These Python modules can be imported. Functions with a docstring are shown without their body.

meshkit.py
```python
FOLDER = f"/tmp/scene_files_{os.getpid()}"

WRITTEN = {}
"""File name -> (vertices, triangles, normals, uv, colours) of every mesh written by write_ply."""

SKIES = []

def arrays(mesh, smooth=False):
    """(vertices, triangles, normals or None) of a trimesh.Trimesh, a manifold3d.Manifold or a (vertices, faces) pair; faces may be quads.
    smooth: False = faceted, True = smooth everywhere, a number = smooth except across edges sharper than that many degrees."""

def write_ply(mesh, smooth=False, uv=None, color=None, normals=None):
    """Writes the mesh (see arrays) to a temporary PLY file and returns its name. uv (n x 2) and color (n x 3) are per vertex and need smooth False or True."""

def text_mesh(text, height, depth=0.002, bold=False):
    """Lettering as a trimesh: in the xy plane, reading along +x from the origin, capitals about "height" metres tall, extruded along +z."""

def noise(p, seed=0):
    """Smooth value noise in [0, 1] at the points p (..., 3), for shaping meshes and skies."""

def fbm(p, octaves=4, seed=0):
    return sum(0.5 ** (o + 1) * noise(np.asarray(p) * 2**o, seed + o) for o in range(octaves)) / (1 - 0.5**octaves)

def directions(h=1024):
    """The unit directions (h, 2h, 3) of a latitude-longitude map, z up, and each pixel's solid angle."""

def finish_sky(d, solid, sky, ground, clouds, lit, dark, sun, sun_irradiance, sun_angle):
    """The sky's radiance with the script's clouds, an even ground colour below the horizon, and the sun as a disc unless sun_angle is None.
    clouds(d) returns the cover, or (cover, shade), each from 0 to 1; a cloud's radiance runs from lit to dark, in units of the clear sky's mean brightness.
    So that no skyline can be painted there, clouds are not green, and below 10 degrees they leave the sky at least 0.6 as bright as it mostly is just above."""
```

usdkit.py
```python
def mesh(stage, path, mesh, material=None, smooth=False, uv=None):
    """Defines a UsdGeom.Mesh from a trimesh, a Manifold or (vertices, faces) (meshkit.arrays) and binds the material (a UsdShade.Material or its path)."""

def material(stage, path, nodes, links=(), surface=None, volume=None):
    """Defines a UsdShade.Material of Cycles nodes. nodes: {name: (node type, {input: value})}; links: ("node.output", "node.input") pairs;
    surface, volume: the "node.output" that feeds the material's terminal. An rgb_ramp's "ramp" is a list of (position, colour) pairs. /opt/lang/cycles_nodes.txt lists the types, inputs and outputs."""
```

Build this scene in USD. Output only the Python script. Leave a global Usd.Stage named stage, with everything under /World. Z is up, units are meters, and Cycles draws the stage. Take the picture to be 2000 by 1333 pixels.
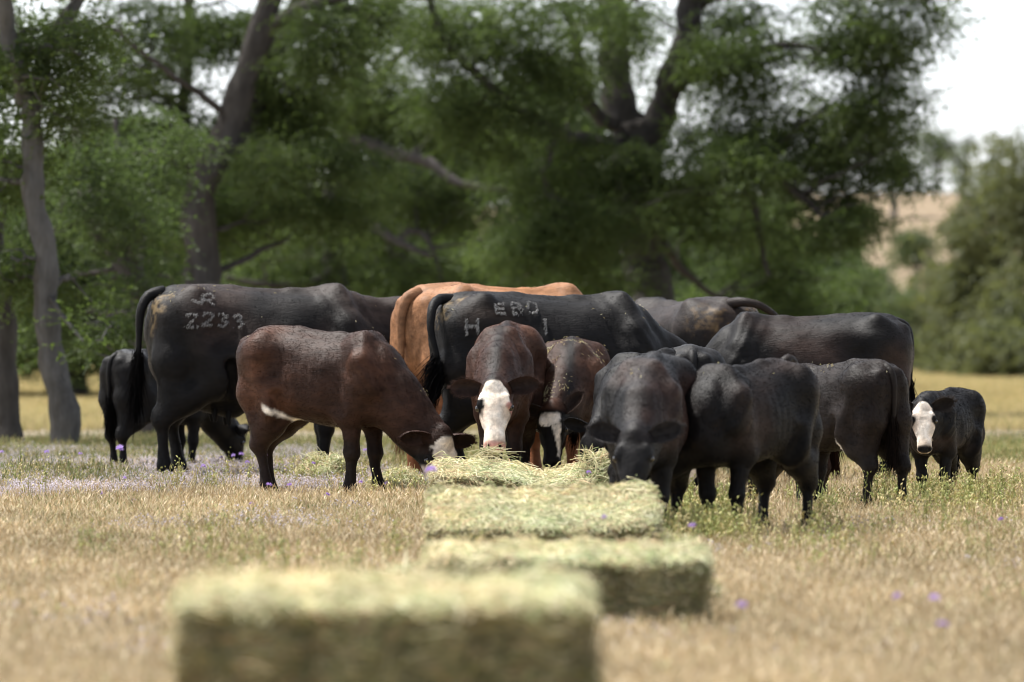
import math, numpy as np, trimesh, usdkit, meshkit
from pxr import Usd, UsdGeom, UsdLux, UsdShade, Sdf, Gf, Vt
from scipy.interpolate import PchipInterpolator
from scipy import sparse
from scipy.spatial import cKDTree

stage = Usd.Stage.CreateInMemory()
UsdGeom.SetStageUpAxis(stage, UsdGeom.Tokens.z)
UsdGeom.SetStageMetersPerUnit(stage, 1.0)
world = UsdGeom.Xform.Define(stage, '/World')
stage.SetDefaultPrim(world.GetPrim())
UsdGeom.Scope.Define(stage, '/World/Looks')

# ---------------------------------------------------------------- camera: 200 mm lens at f/2.8, low above the pasture
CAM_H, F, HORIZON = 0.99, 2000 * 200 / 36.0, 690.0
cam = UsdGeom.Camera.Define(stage, '/World/camera')
cam.CreateHorizontalApertureAttr(36.0)
cam.CreateVerticalApertureAttr(36.0 * 682 / 1024)
cam.CreateFocalLengthAttr(200.0)
cam.CreateFStopAttr(2.8)
cam.CreateFocusDistanceAttr(36.6)
cam.CreateClippingRangeAttr(Gf.Vec2f(0.1, 5000))
cam.CreateExposureAttr(1.68)
cam.AddTranslateOp().Set(Gf.Vec3d(0, 0, CAM_H))
cam.AddRotateXOp().Set(90 + math.degrees(math.atan((HORIZON - 666.5) / F)))

# ---------------------------------------------------------------- sky and sun: high hazy sun, behind and to the left
SUN = np.array([-0.60, 0.34, 1.45]); SUN /= np.linalg.norm(SUN)
SUN_EL, SUN_ROT = math.asin(SUN[2]), math.atan2(SUN[0], SUN[1])
sky_mat = usdkit.material(stage, '/World/Looks/sky_air', {
    'co': ('texture_coordinate', {}),
    'map': ('mapping', {'scale': (1.0, 1.0, 2.6)}),
    'sky': ('sky_texture', {'sky_type': 'single_scattering', 'sun_disc': False, 'sun_elevation': SUN_EL, 'sun_rotation': SUN_ROT,
                            'aerosol_density': 2.0, 'air_density': 1.0}),
    'n': ('noise_texture', {'scale': 2.2, 'detail': 5.0, 'roughness': 0.55}),
    'r': ('rgb_ramp', {'ramp': [(0.0, (0.62, 0.62, 0.62)), (0.45, (0.8, 0.8, 0.8)), (1.0, (0.97, 0.97, 0.97))]}),
    'bw': ('rgb_to_bw', {}), 'veil': ('mix_color', {'blend_type': 'multiply', 'fac': 1.0, 'b': (.80, .83, .885), 'use_clamp': False}),
    'mx': ('mix_color', {'use_clamp': False}),
    'bg': ('background_shader', {'strength': 0.125})},
    [('co.generated', 'map.vector'), ('map.vector', 'n.vector'), ('n.fac', 'r.fac'), ('r.color', 'mx.fac'), ('sky.color', 'mx.a'), ('sky.color', 'bw.color'), ('bw.val', 'veil.a'), ('veil.result', 'mx.b'), ('mx.result', 'bg.color')],
    surface='bg.background')
sky = UsdLux.DomeLight.Define(stage, '/World/sky')
UsdShade.MaterialBindingAPI.Apply(sky.GetPrim()).Bind(sky_mat)
sky.GetPrim().SetCustomDataByKey('kind', 'structure')
sun = UsdLux.DistantLight.Define(stage, '/World/sun')
sun.CreateNormalizeAttr(True); sun.CreateIntensityAttr(1.0); sun.CreateAngleAttr(3.0)
sun.CreateColorAttr(Gf.Vec3f(1.0, 0.965, 0.91))
z = Gf.Vec3d(*map(float, SUN))
sun.AddOrientOp().Set(Gf.Quatf(Gf.Rotation(Gf.Vec3d(0, 0, 1), z).GetQuat()))

# ---------------------------------------------------------------- helpers
USED = {}
def numbered(parent, name):
    k = (str(parent), name); n = USED.get(k, 0); USED[k] = n + 1
    return f'{parent}/{name}' + (f'_{n:03d}' if n else '')

def tag(prim, label=None, category=None, group=None, kind=None):
    for k, v in (('label', label), ('category', category), ('group', group), ('kind', kind)):
        if v: prim.SetCustomDataByKey(k, v)
    return prim

def path_of(parent):
    return '/World' if parent is None else str(parent.GetPath())

def obj(name, mesh, mat, parent=None, smooth=False, prims=None):
    m = usdkit.mesh(stage, numbered(path_of(parent), name), mesh, mat, smooth=smooth)
    for k, v in (prims or {}).items():
        v = np.asarray(v, np.float32)
        if v.ndim == 2:
            UsdGeom.PrimvarsAPI(m).CreatePrimvar(k, Sdf.ValueTypeNames.Color3fArray, 'vertex').Set(Vt.Vec3fArray.FromNumpy(v))
        else:
            UsdGeom.PrimvarsAPI(m).CreatePrimvar(k, Sdf.ValueTypeNames.FloatArray, 'vertex').Set(Vt.FloatArray.FromNumpy(v))
    return m.GetPrim()

def empty(name, loc=None, rotz=None, parent=None):
    x = UsdGeom.Xform.Define(stage, numbered(path_of(parent), name))
    if loc is not None: x.AddTranslateOp().Set(Gf.Vec3d(*map(float, loc)))
    if rotz is not None: x.AddRotateZOp().Set(float(rotz))
    return x.GetPrim()

def curves(name, pts, widths, mat, parent=None, color=None):
    """pts (n, k, 3), widths (n, k) or (k,); color (n, 3) one colour per strand."""
    n, k = pts.shape[:2]
    c = UsdGeom.BasisCurves.Define(stage, numbered(path_of(parent), name))
    c.CreateTypeAttr('linear'); c.CreateWrapAttr('nonperiodic')
    c.CreateCurveVertexCountsAttr(Vt.IntArray.FromNumpy(np.full(n, k, np.int32)))
    c.CreatePointsAttr(Vt.Vec3fArray.FromNumpy(pts.reshape(-1, 3).astype(np.float32)))
    c.CreateWidthsAttr(Vt.FloatArray.FromNumpy(np.broadcast_to(widths, (n, k)).astype(np.float32).ravel()))
    c.SetWidthsInterpolation('vertex')
    if color is not None:
        UsdGeom.PrimvarsAPI(c).CreatePrimvar('coat', Sdf.ValueTypeNames.Color3fArray, 'vertex').Set(Vt.Vec3fArray.FromNumpy(np.repeat(color, k, 0).astype(np.float32)))
    UsdShade.MaterialBindingAPI.Apply(c.GetPrim()).Bind(mat)
    return c.GetPrim()

def instancer(name, protos, mat, pos, yaw, scale, idx, parent=None, tilt=None, piece='sprig'):
    """protos: list of (mesh, {primvar: data})"""
    pi = UsdGeom.PointInstancer.Define(stage, numbered(path_of(parent), name))
    for i, (m, pv) in enumerate(protos):
        c = obj(piece, m, mat, pi.GetPrim(), prims=pv)
        pi.GetPrototypesRel().AddTarget(c.GetPath())
    n = len(pos)
    pi.CreateProtoIndicesAttr(Vt.IntArray.FromNumpy(np.asarray(idx, np.int32)))
    pi.CreatePositionsAttr(Vt.Vec3fArray.FromNumpy(np.asarray(pos, np.float32)))
    s = np.asarray(scale, np.float32)
    if s.ndim == 1: s = np.repeat(s[:, None], 3, 1)
    pi.CreateScalesAttr(Vt.Vec3fArray.FromNumpy(s))
    q = np.zeros((n, 4)); q[:, 0] = np.cos(yaw / 2); q[:, 3] = np.sin(yaw / 2)
    if tilt is not None:                                   # a tilt about x, then the yaw
        t = np.zeros((n, 4)); t[:, 0] = np.cos(tilt / 2); t[:, 1] = np.sin(tilt / 2)
        w1, z1, w2, x2 = q[:, 0], q[:, 3], t[:, 0], t[:, 1]
        q = np.stack([w1 * w2, w1 * x2, z1 * x2, z1 * w2], 1)
    pi.CreateOrientationsAttr(Vt.QuathArray([Gf.Quath(float(a), float(b), float(c), float(d)) for a, b, c, d in q]))
    return pi.GetPrim()

def ss(a, b, x):
    t = np.clip((np.asarray(x, float) - a) / (b - a), 0, 1)
    return t * t * (3 - 2 * t)

def ground_z(x, y):
    x, y = np.asarray(x, float), np.asarray(y, float)
    near = np.interp(y, [-30, 10, 15, 19, 22.6, 25.5, 28, 31, 34, 60, 120, 220, 260, 5000], [-.1, -.11, -.12, -.14, -.15, -.12, -.09, -.045, 0, 0.0, .12, .38, .6, .6])
    far = 11.4 * ss(255, 470, y + 12 * np.sin(x / 31.0)) * (1 + .10 * np.sin(x / 47 + 1) + .05 * np.sin(x / 19))
    bump = .02 * np.sin(x * .9 + 1.3) * np.sin(y * .55) + .015 * np.sin(x * 2.1 + y * .7)
    return near + far + bump * (1 - ss(60, 90, y))

def W(px, py, Y):
    return np.array([(px - 1000) / F * Y, Y, CAM_H + (HORIZON - py) / F * Y])

def G(px, Y):
    x = (px - 1000) / F * Y
    return np.array([x, Y, float(ground_z(x, Y))])

def tube(points, radii, sides=8, cap=True):
    p = np.asarray(points, float); r = np.broadcast_to(radii, (len(p),)).astype(float)
    t = np.gradient(p, axis=0); t /= np.linalg.norm(t, axis=1, keepdims=True) + 1e-12
    ref = np.array([0.31, 0.95, 0.05]) if abs(t[0][1]) < .8 else np.array([1.0, 0.1, 0.1])
    a = np.cross(t, ref); a /= np.linalg.norm(a, axis=1, keepdims=True) + 1e-12
    b = np.cross(t, a); ang = np.arange(sides) * 2 * np.pi / sides
    v = p[:, None] + r[:, None, None] * (np.cos(ang)[None, :, None] * a[:, None] + np.sin(ang)[None, :, None] * b[:, None])
    i, j = np.meshgrid(np.arange(len(p) - 1), np.arange(sides), indexing='ij')
    j2 = (j + 1) % sides
    q = np.stack([i * sides + j, i * sides + j2, (i + 1) * sides + j2, (i + 1) * sides + j], -1).reshape(-1, 4)
    f = np.vstack([q[:, [0, 2, 1]], q[:, [0, 3, 2]]])
    v = v.reshape(-1, 3)
    if cap:
        n = len(v); v = np.vstack([v, p[:1], p[-1:]]); k = np.arange(sides); k2 = (k + 1) % sides; e = (len(p) - 1) * sides
        f = np.vstack([f, np.stack([np.full(sides, n), k, k2], 1), np.stack([np.full(sides, n + 1), e + k2, e + k], 1)])
    return v, f

def join(parts):
    vs, fs, n = [], [], 0
    for v, f in parts:
        vs.append(v); fs.append(f + n); n += len(v)
    return np.vstack(vs), np.vstack(fs)

def spline(pts, n):
    pts = np.asarray(pts, float)
    s = np.r_[0, np.cumsum(np.linalg.norm(np.diff(pts, axis=0), axis=1))]
    return PchipInterpolator(s, pts)(np.linspace(0, s[-1], n))

# ---------------------------------------------------------------- materials
def M(name, nodes, links, surface):
    return usdkit.material(stage, '/World/Looks/' + name, nodes, links, surface=surface)

coat_mat = M('coat', {
    'a': ('attribute', {'attribute': 'coat'}), 'tc': ('texture_coordinate', {}),
    'map': ('mapping', {'scale': (5.0, 16.0, 16.0)}),
    'n1': ('noise_texture', {'scale': 1.3, 'detail': 4.0, 'roughness': .6}),
    'n2': ('noise_texture', {'scale': 4.5, 'detail': 6.0, 'roughness': .7, 'distortion': .4}),
    'r1': ('map_range', {'from_min': .3, 'from_max': .7, 'to_min': .62, 'to_max': 1.42}),
    'hsv': ('hsv', {}),
    'bmp': ('bump', {'strength': .5, 'distance': .009}),
    'p': ('principled_bsdf', {'roughness': .53, 'specular_ior_level': .10})},
    [('tc.object', 'map.vector'), ('map.vector', 'n1.vector'), ('map.vector', 'n2.vector'), ('n1.fac', 'r1.value'), ('a.color', 'hsv.color'), ('r1.result', 'hsv.value'),
     ('hsv.color', 'p.base_color'), ('n2.fac', 'bmp.height'), ('bmp.normal', 'p.normal')], 'p.BSDF')
fur_mat = M('fur', {
    'a': ('attribute', {'attribute': 'coat'}),
    'p': ('principled_bsdf', {'roughness': .8, 'specular_ior_level': .02})}, [('a.color', 'p.base_color')], 'p.BSDF')
eye_mat = M('eye', {'p': ('principled_bsdf', {'base_color': (.008, .006, .005), 'roughness': .12, 'coat_weight': .6})}, [], 'p.BSDF')
skin_mat = M('dark_skin', {'n': ('noise_texture', {'scale': 40.0}), 'r': ('rgb_ramp', {'ramp': [(0, (.005, .0045, .0045)), (1, (.012, .010, .010))]}),
                          'p': ('principled_bsdf', {'roughness': .45})}, [('n.fac', 'r.fac'), ('r.color', 'p.base_color')], 'p.BSDF')
# ---------------------------------------------------------------- cattle
def smin(a, b, k):
    h = np.clip(.5 + .5 * (b - a) / k, 0, 1)
    return b * (1 - h) + a * h - k * h * (1 - h)

class Field:
    def __init__(self, lo, hi, step):
        self.lo, self.step = np.asarray(lo, float), step
        self.n = np.ceil((np.asarray(hi) - self.lo) / step).astype(int) + 1
        self.ax = [self.lo[k] + np.arange(self.n[k]) * step for k in range(3)]
        self.F = np.full(self.n, .6, np.float32)
    def sub(self, lo, hi):
        s = []
        for k in range(3):
            i0 = max(0, int((lo[k] - self.lo[k]) / self.step)); i1 = min(self.n[k], int((hi[k] - self.lo[k]) / self.step) + 2)
            s.append(slice(i0, max(i0, i1)))
        return tuple(s), np.meshgrid(*[self.ax[k][s[k]] for k in range(3)], indexing='ij', sparse=True)
    def put(self, s, d, k, cut=False):
        self.F[s] = -smin(-self.F[s], d, k) if cut else smin(self.F[s], d, k)
    def cone(self, a, b, ra, rb, k=.03, cut=False):
        a, b = np.asarray(a, float), np.asarray(b, float); m = max(ra, rb) + k + .03
        s, (x, y, z) = self.sub(np.minimum(a, b) - m, np.maximum(a, b) + m)
        ab = b - a; L = max(ab @ ab, 1e-9)
        t = np.clip(((x - a[0]) * ab[0] + (y - a[1]) * ab[1] + (z - a[2]) * ab[2]) / L, 0, 1)
        d = np.sqrt((x - a[0] - t * ab[0]) ** 2 + (y - a[1] - t * ab[1]) ** 2 + (z - a[2] - t * ab[2]) ** 2) - (ra + (rb - ra) * t)
        self.put(s, d, k, cut)
    def chain(self, pts, radii, k=.03, join_k=None):
        for i in range(len(pts) - 1):
            self.cone(pts[i], pts[i + 1], radii[i], radii[i + 1], k if i or join_k is None else join_k)
    def loft(self, o, ux, uy, uz, tab, k, p=2.3):
        """a body of varying section along ux: tab rows are (u, half width along uy, bottom, top along uz, egg)"""
        o, tab = np.asarray(o, float), np.asarray(tab, float)
        R = np.stack([ux, uy, uz])
        uu = np.linspace(tab[0, 0], tab[-1, 0], 200); T = PchipInterpolator(tab[:, 0], tab[:, 1:])(uu)
        c = [o + R.T @ np.array([a, b, cc]) for a in (tab[0, 0], tab[-1, 0]) for b in (-tab[:, 1].max(), tab[:, 1].max()) for cc in (tab[:, 2].min(), tab[:, 3].max())]
        m = k + .04
        s, (x, y, z) = self.sub(np.min(c, 0) - m, np.max(c, 0) + m)
        X, Y, Z = x - o[0], y - o[1], z - o[2]
        U = ux[0] * X + ux[1] * Y + ux[2] * Z; V = uy[0] * X + uy[1] * Y + uy[2] * Z; N = uz[0] * X + uz[1] * Y + uz[2] * Z
        w, bo, to, eg = (np.interp(U, uu, T[:, i]) for i in range(4))
        hh = np.maximum((to - bo) / 2, .004); t = (N - (to + bo) / 2) / hh
        w = np.maximum(w * (1 - eg * np.clip(t, -1.3, 1.3)), .004)
        r = (np.abs(V / w) ** p + np.abs(t) ** p) ** (1 / p)
        d = (r - 1) * np.minimum(w, hh)
        du = np.maximum(np.maximum(uu[0] - U, U - uu[-1]), 0)
        d = np.where(du > 0, np.sqrt(np.maximum(d, 0) ** 2 + du ** 2), d)
        self.put(s, d, k)
    def surface(self):
        Fv = self.F; ins = Fv < 0; n = self.n
        c = np.zeros(n - 1, np.uint8)
        for i, j, k in np.ndindex(2, 2, 2): c += ins[i:n[0] - 1 + i, j:n[1] - 1 + j, k:n[2] - 1 + k]
        act = (c > 0) & (c < 8); idx = np.full(n - 1, -1, np.int64); I = np.argwhere(act); idx[act] = np.arange(len(I))
        acc = np.zeros((len(I), 3)); cnt = np.zeros(len(I))
        for ax in range(3):
            o1, o2 = [k for k in range(3) if k != ax]
            for p_, q_ in np.ndindex(2, 2):
                A = I.copy(); A[:, o1] += p_; A[:, o2] += q_; B = A.copy(); B[:, ax] += 1
                fa, fb = Fv[tuple(A.T)], Fv[tuple(B.T)]; m = (fa < 0) != (fb < 0)
                t = np.where(m, fa / np.where(m, fa - fb, 1), 0); P = A.astype(float); P[:, ax] += t
                acc[m] += P[m]; cnt[m] += 1
        v = self.lo + acc / cnt[:, None] * self.step
        faces = []
        for ax in range(3):
            o1, o2 = (ax + 1) % 3, (ax + 2) % 3
            a = np.take(ins, range(n[ax] - 1), ax); b = np.take(ins, range(1, n[ax]), ax)
            E = np.argwhere(a != b); E = E[(E[:, o1] > 0) & (E[:, o2] > 0) & (E[:, o1] < n[o1] - 1) & (E[:, o2] < n[o2] - 1)]
            flip = ~a[tuple(E.T)]
            def cell(d1, d2):
                C = E.copy(); C[:, o1] -= d1; C[:, o2] -= d2; return idx[tuple(C.T)]
            q = np.stack([cell(1, 1), cell(0, 1), cell(0, 0), cell(1, 0)], 1)
            q[flip] = q[flip][:, ::-1]; faces.append(q)
        return v, np.vstack(faces)

def relax(v, quads, rounds=5):
    e = np.vstack([quads[:, [0, 1]], quads[:, [1, 2]], quads[:, [2, 3]], quads[:, [3, 0]]]); e = np.vstack([e, e[:, ::-1]])
    A = sparse.csr_matrix((np.ones(len(e)), (e[:, 0], e[:, 1])), (len(v), len(v))); A.data[:] = 1
    D = sparse.diags(1 / np.maximum(np.asarray(A.sum(1)).ravel(), 1)); A = D @ A
    for _ in range(rounds):
        v = v + .5 * (A @ v - v); v = v - .52 * (A @ v - v)
    return v

def vnormals(v, f):
    n = np.zeros_like(v); c = np.cross(v[f[:, 1]] - v[f[:, 0]], v[f[:, 2]] - v[f[:, 0]])
    for k in range(3): np.add.at(n, f[:, k], c)
    return n / (np.linalg.norm(n, axis=1, keepdims=True) + 1e-12)

unit = lambda a: np.asarray(a, float) / np.linalg.norm(a)

COW_TORSO = [  # x, half width, bottom, top, egg (positive: narrower at the top)
    (-.63, .03, .74, .84, 0), (-.605, .11, .62, .915, 0), (-.55, .17, .54, .965, -.02), (-.44, .225, .49, 1.0, .02), (-.33, .262, .45, 1.005, .10),
    (-.16, .285, .40, .985, .16), (.04, .285, .365, .965, .17), (.20, .255, .36, .965, .17), (.33, .215, .36, .975, .17), (.44, .18, .38, .93, .12), (.53, .12, .46, .84, .05), (.585, .04, .56, .74, 0)]
CALF_TORSO = [
    (-.53, .03, .76, .86, 0), (-.51, .09, .66, .925, 0), (-.455, .145, .58, .97, -.02), (-.36, .185, .53, 1.0, .02), (-.25, .207, .485, .995, .08),
    (-.10, .228, .44, .965, .12), (.06, .232, .415, .94, .14), (.20, .21, .41, .93, .16), (.31, .18, .415, .925, .18), (.40, .15, .44, .88, .12), (.47, .10, .50, .80, .05), (.51, .03, .58, .70, 0)]
HEAD = [  # along the head, in head lengths: u, half width, jaw side, face side, egg
    (-.10, .05, -.12, .02, 0), (-.05, .13, -.19, .085, .02), (.03, .19, -.25, .135, .04), (.15, .225, -.30, .165, .02), (.30, .245, -.325, .165, -.06), (.42, .222, -.32, .15, -.10),
    (.55, .178, -.27, .135, -.06), (.70, .142, -.205, .11, 0), (.82, .142, -.175, .10, .02), (.91, .148, -.165, .09, .04), (.965, .125, -.145, .06, .02), (1.0, .05, -.08, .0, 0)]

def ear_mesh(L, wd):
    """a cupped leaf: x outwards, y across, z out of the opening"""
    S, Tn = 13, 9
    s = np.linspace(0, 1, S)[:, None]; t = np.linspace(-1, 1, Tn)[None]
    wid = wd * (0.34 + 0.66 * np.sin(np.pi * np.clip(s * .78 + .1, 0, 1)) ** .9) * np.sqrt(np.clip(1 - np.clip((s - .62) / .38, 0, 1) ** 2.2, 0, 1))
    cup = .85 * wd * (1 - s * .40)
    def layer(off):
        x = s * L + 0 * t; y = wid * t * (1 - .12 * t * t); zz = cup * (t ** 2 - 1) * (wid / wd) + off * (1 - .8 * t ** 2) - .10 * L * s ** 2
        return np.stack([x, y, zz], -1).reshape(-1, 3)
    v = np.vstack([layer(.004), layer(-.006 - .05 * wd)])
    q = []
    g = lambda i, j, l: l * S * Tn + i * Tn + j
    for i in range(S - 1):
        for j in range(Tn - 1):
            q.append([g(i, j, 0), g(i + 1, j, 0), g(i + 1, j + 1, 0), g(i, j + 1, 0)])
            q.append([g(i, j, 1), g(i, j + 1, 1), g(i + 1, j + 1, 1), g(i + 1, j, 1)])
    for i in range(S - 1):
        q.append([g(i, 0, 0), g(i, 0, 1), g(i + 1, 0, 1), g(i + 1, 0, 0)])
        q.append([g(i, Tn - 1, 0), g(i + 1, Tn - 1, 0), g(i + 1, Tn - 1, 1), g(i, Tn - 1, 1)])
    for j in range(Tn - 1):
        q.append([g(S - 1, j, 0), g(S - 1, j, 1), g(S - 1, j + 1, 1), g(S - 1, j + 1, 0)])
    q = np.array(q); f = np.vstack([q[:, [0, 1, 2]], q[:, [0, 2, 3]]])
    inner = np.r_[np.ones(S * Tn), np.zeros(S * Tn)] * np.tile(((1 - np.abs(t) ** 3) * np.clip((1 - s) * 4, 0, 1)).ravel(), 2)
    return v, f, inner

def cattle(name, label, category, px, Y, heading, h, calf, poll, hdir, paint, step=.0125, legs=(0, 0, 0, 0), face=None, group=None,
           tail=None, brand=None, udder=False, fur=9000, fur_len=.016, ears=None, wide=1.0, hl=None, ear_size=1.0, neck_r=1.0, crumbs=0, leggy=0.0, seed=1):
    """local frame: x forward, y to its left, z up, in units of its hip height h; poll = top of the head, hdir = poll to muzzle, face = out of the forehead"""
    rng = np.random.default_rng(seed)
    L = hl or (.375 if calf else .36)
    poll, hdir = np.asarray(poll, float), unit(hdir)
    fv = np.array([1.0, 0, .6]) if face is None else np.asarray(face, float)
    fv = unit(fv - hdir * (fv @ hdir)); lat = np.cross(fv, hdir)
    muz = poll + hdir * L
    lo = np.minimum([-.75, -.36, -.03], np.minimum(poll, muz) - .2); hi = np.maximum([.66, .36, 1.1], np.maximum(poll, muz) + .2)
    fd = Field(lo, hi, step)
    T = np.array(CALF_TORSO if calf else COW_TORSO); T[:, 1] *= wide * (.90 if calf else 1)
    T[:, 2] += leggy * np.clip((T[:, 3] - T[:, 2]) / .5, 0, 1)
    ex, ey, ez = np.eye(3)
    fd.loft((0, 0, 0), ex, ey, ez, T, .03, 2.35)
    xs = .86 if calf else 1.0
    lt = 1.0 if calf else 1.0
    wy = (.112 if calf else .15) * wide
    # hind legs
    for i, sd in ((0, 1), (1, -1)):
        d = legs[i]
        hip = (-.40 * xs, sd * wy * .8, .82); st = (-.28 * xs, sd * wy * 1.12, .55); hk = (-.525 * xs + d * .75, sd * wy * .95, .335); ft = (-.495 * xs + d, sd * wy * .95, .105); ho = (-.465 * xs + d, sd * wy * .98, .035)
        fd.chain([hip, st], [.15, .115], .05, .05)
        fd.chain([(-.50 * xs, sd * wy * .75, .82), (-.50 * xs + d * .2, sd * wy * .9, .62), (-.475 * xs + d * .5, sd * wy * .95, .47), hk], [.10, .098, .072, .045], .045)
        fd.chain([st, (-.40 * xs + d * .5, sd * wy, .45), hk], [.10, .078, .046], .04)
        fd.chain([(hk[0] - .02, hk[1], hk[2] + .035), hk, (hk[0] + .015 + d * .1, hk[1], .24), ft], [.028, .043, .025, .035], .016)
        fd.chain([ft, ho, (ho[0] + .035, ho[1], .022)], [.036, .043, .030], .02)
    # fore legs
    for i, sd in ((2, 1), (3, -1)):
        d = legs[i]
        wf = wy * .95
        sh = (.37 * xs, sd * wf * .95, .70); el = (.25 * xs, sd * wf * 1.05, .50); kn = (.275 * xs + d * .5, sd * wf * .95, .285); ft = (.27 * xs + d, sd * wf * .95, .10); ho = (.30 * xs + d, sd * wf * .98, .035)
        fd.chain([(.27 * xs, sd * wf * .6, .86), sh], [.07, .105 * (1 if calf else 1.2)], .05, .05)
        fd.chain([sh, el], [.10 * (1 if calf else 1.2), .082], .05)
        fd.chain([el, (.27 * xs + d * .25, sd * wf, .40), kn, (kn[0] - .005, kn[1], kn[2] - .06), ft], [.072, .047, .043, .026, .034], .022)
        fd.chain([ft, ho, (ho[0] + .035, ho[1], .022)], [.036, .043, .030], .02)
    # bones and muscles under the hide
    tw_ = wide * (.90 if calf else 1)
    for sd in (1, -1):
        fd.chain([(.33 * xs, sd * .06, .925 if calf else .965), (.37 * xs, sd * .165 * tw_, .80), (.43 * xs, sd * .15 * tw_, .655)], [.045, .062, .060], .045)      # shoulder blade
        fd.cone((-.40 * xs, sd * .165 * tw_, .915 if calf else .955), (-.46 * xs, sd * .15 * tw_, .87 if calf else .90), .045, .05, .06)          # hook
        fd.cone((-.565 * xs, sd * .085 * tw_, .905), (-.555 * xs, sd * .095 * tw_, .84), .04, .045, .04)        # pin bone
        fd.cone((-.20 * xs, sd * .335 * tw_, .845), (-.28 * xs, sd * .31 * tw_, .76), .085, .075, .07, cut=True)   # hollow of the flank
        fd.cone((.16 * xs, sd * .335 * tw_, .74), (.18 * xs, sd * .31 * tw_, .56), .075, .085, .06, cut=True)    # behind the shoulder
        fd.cone((-.235 * xs, sd * .25 * tw_, .60), (-.20 * xs, sd * .20 * tw_, .45), .03, .05, .05, cut=True)   # stifle fold
    fd.chain([(-.50 * xs, 0, .955 if calf else .965), (-.2 * xs, 0, .962 if calf else .96), (.1 * xs, 0, .93 if calf else .95), (.30 * xs, 0, .915 if calf else .965)], [.03, .028, .028, .04], .05)   # spine
    # neck: crest, middle and throat
    s_ = poll - lat * 0
    back = -hdir * .0
    cx = .30 * xs; nr = neck_r
    top0 = np.array([cx, 0, .86 if calf else .88]); mid0 = np.array([.38 * xs, 0, .72]); thr0 = np.array([.46 * xs, 0, .57])
    pt = poll + hdir * L * .06 - fv * L * .06; pm = poll + hdir * L * .20 - fv * L * .16; pb = poll + hdir * L * .36 - fv * L * .22
    for a0, b0, ra, rb, lift in ((top0, pt, .09 * nr, L * .18, .03), (mid0, pm, .145 * nr, L * .20, .01), (thr0, pb, .105 * nr, L * .15, .0)):
        m0 = (a0 + b0) / 2 + np.array([0, 0, lift])
        fd.chain([a0, m0, b0], [ra, (ra * 1.05 + rb) / 2, rb], .07)
    # head
    fd.loft(poll, hdir, lat, fv, np.array(HEAD) * [L, L, L, L, 1], .025, 2.4)
    hp = lambda u, w, n: poll + L * (hdir * u + lat * w + fv * n)
    for sd in (1, -1):
        fd.cone(hp(.26, .165 * sd, .10), hp(.36, .205 * sd, .085), .055 * L, .045 * L, .02)      # brow
        fd.cone(hp(.375, .25 * sd, .03), hp(.40, .255 * sd, .02), .05 * L, .045 * L, .012, cut=True)   # socket
        fd.cone(hp(.50, .15 * sd, -.02), hp(.62, .14 * sd, .0), .035 * L, .02 * L, .03)          # cheek ridge
        fd.cone(hp(.955, .075 * sd, .035), hp(.93, .12 * sd, .045), .026 * L, .02 * L, .01, cut=True)  # nostril
    fd.cone(hp(.97, -.11, -.075), hp(.97, .11, -.075), .014 * L, .014 * L, .012, cut=True)       # mouth
    fd.cone(hp(-.03, 0, .06), hp(.04, 0, .11), .085 * L, .07 * L, .04)                           # poll bump
    if udder:
        fd.cone((-.30, .0, .47), (-.20, 0, .42), .11, .085, .05)
    v, q = fd.surface()
    v = relax(v, q, 4)
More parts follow.
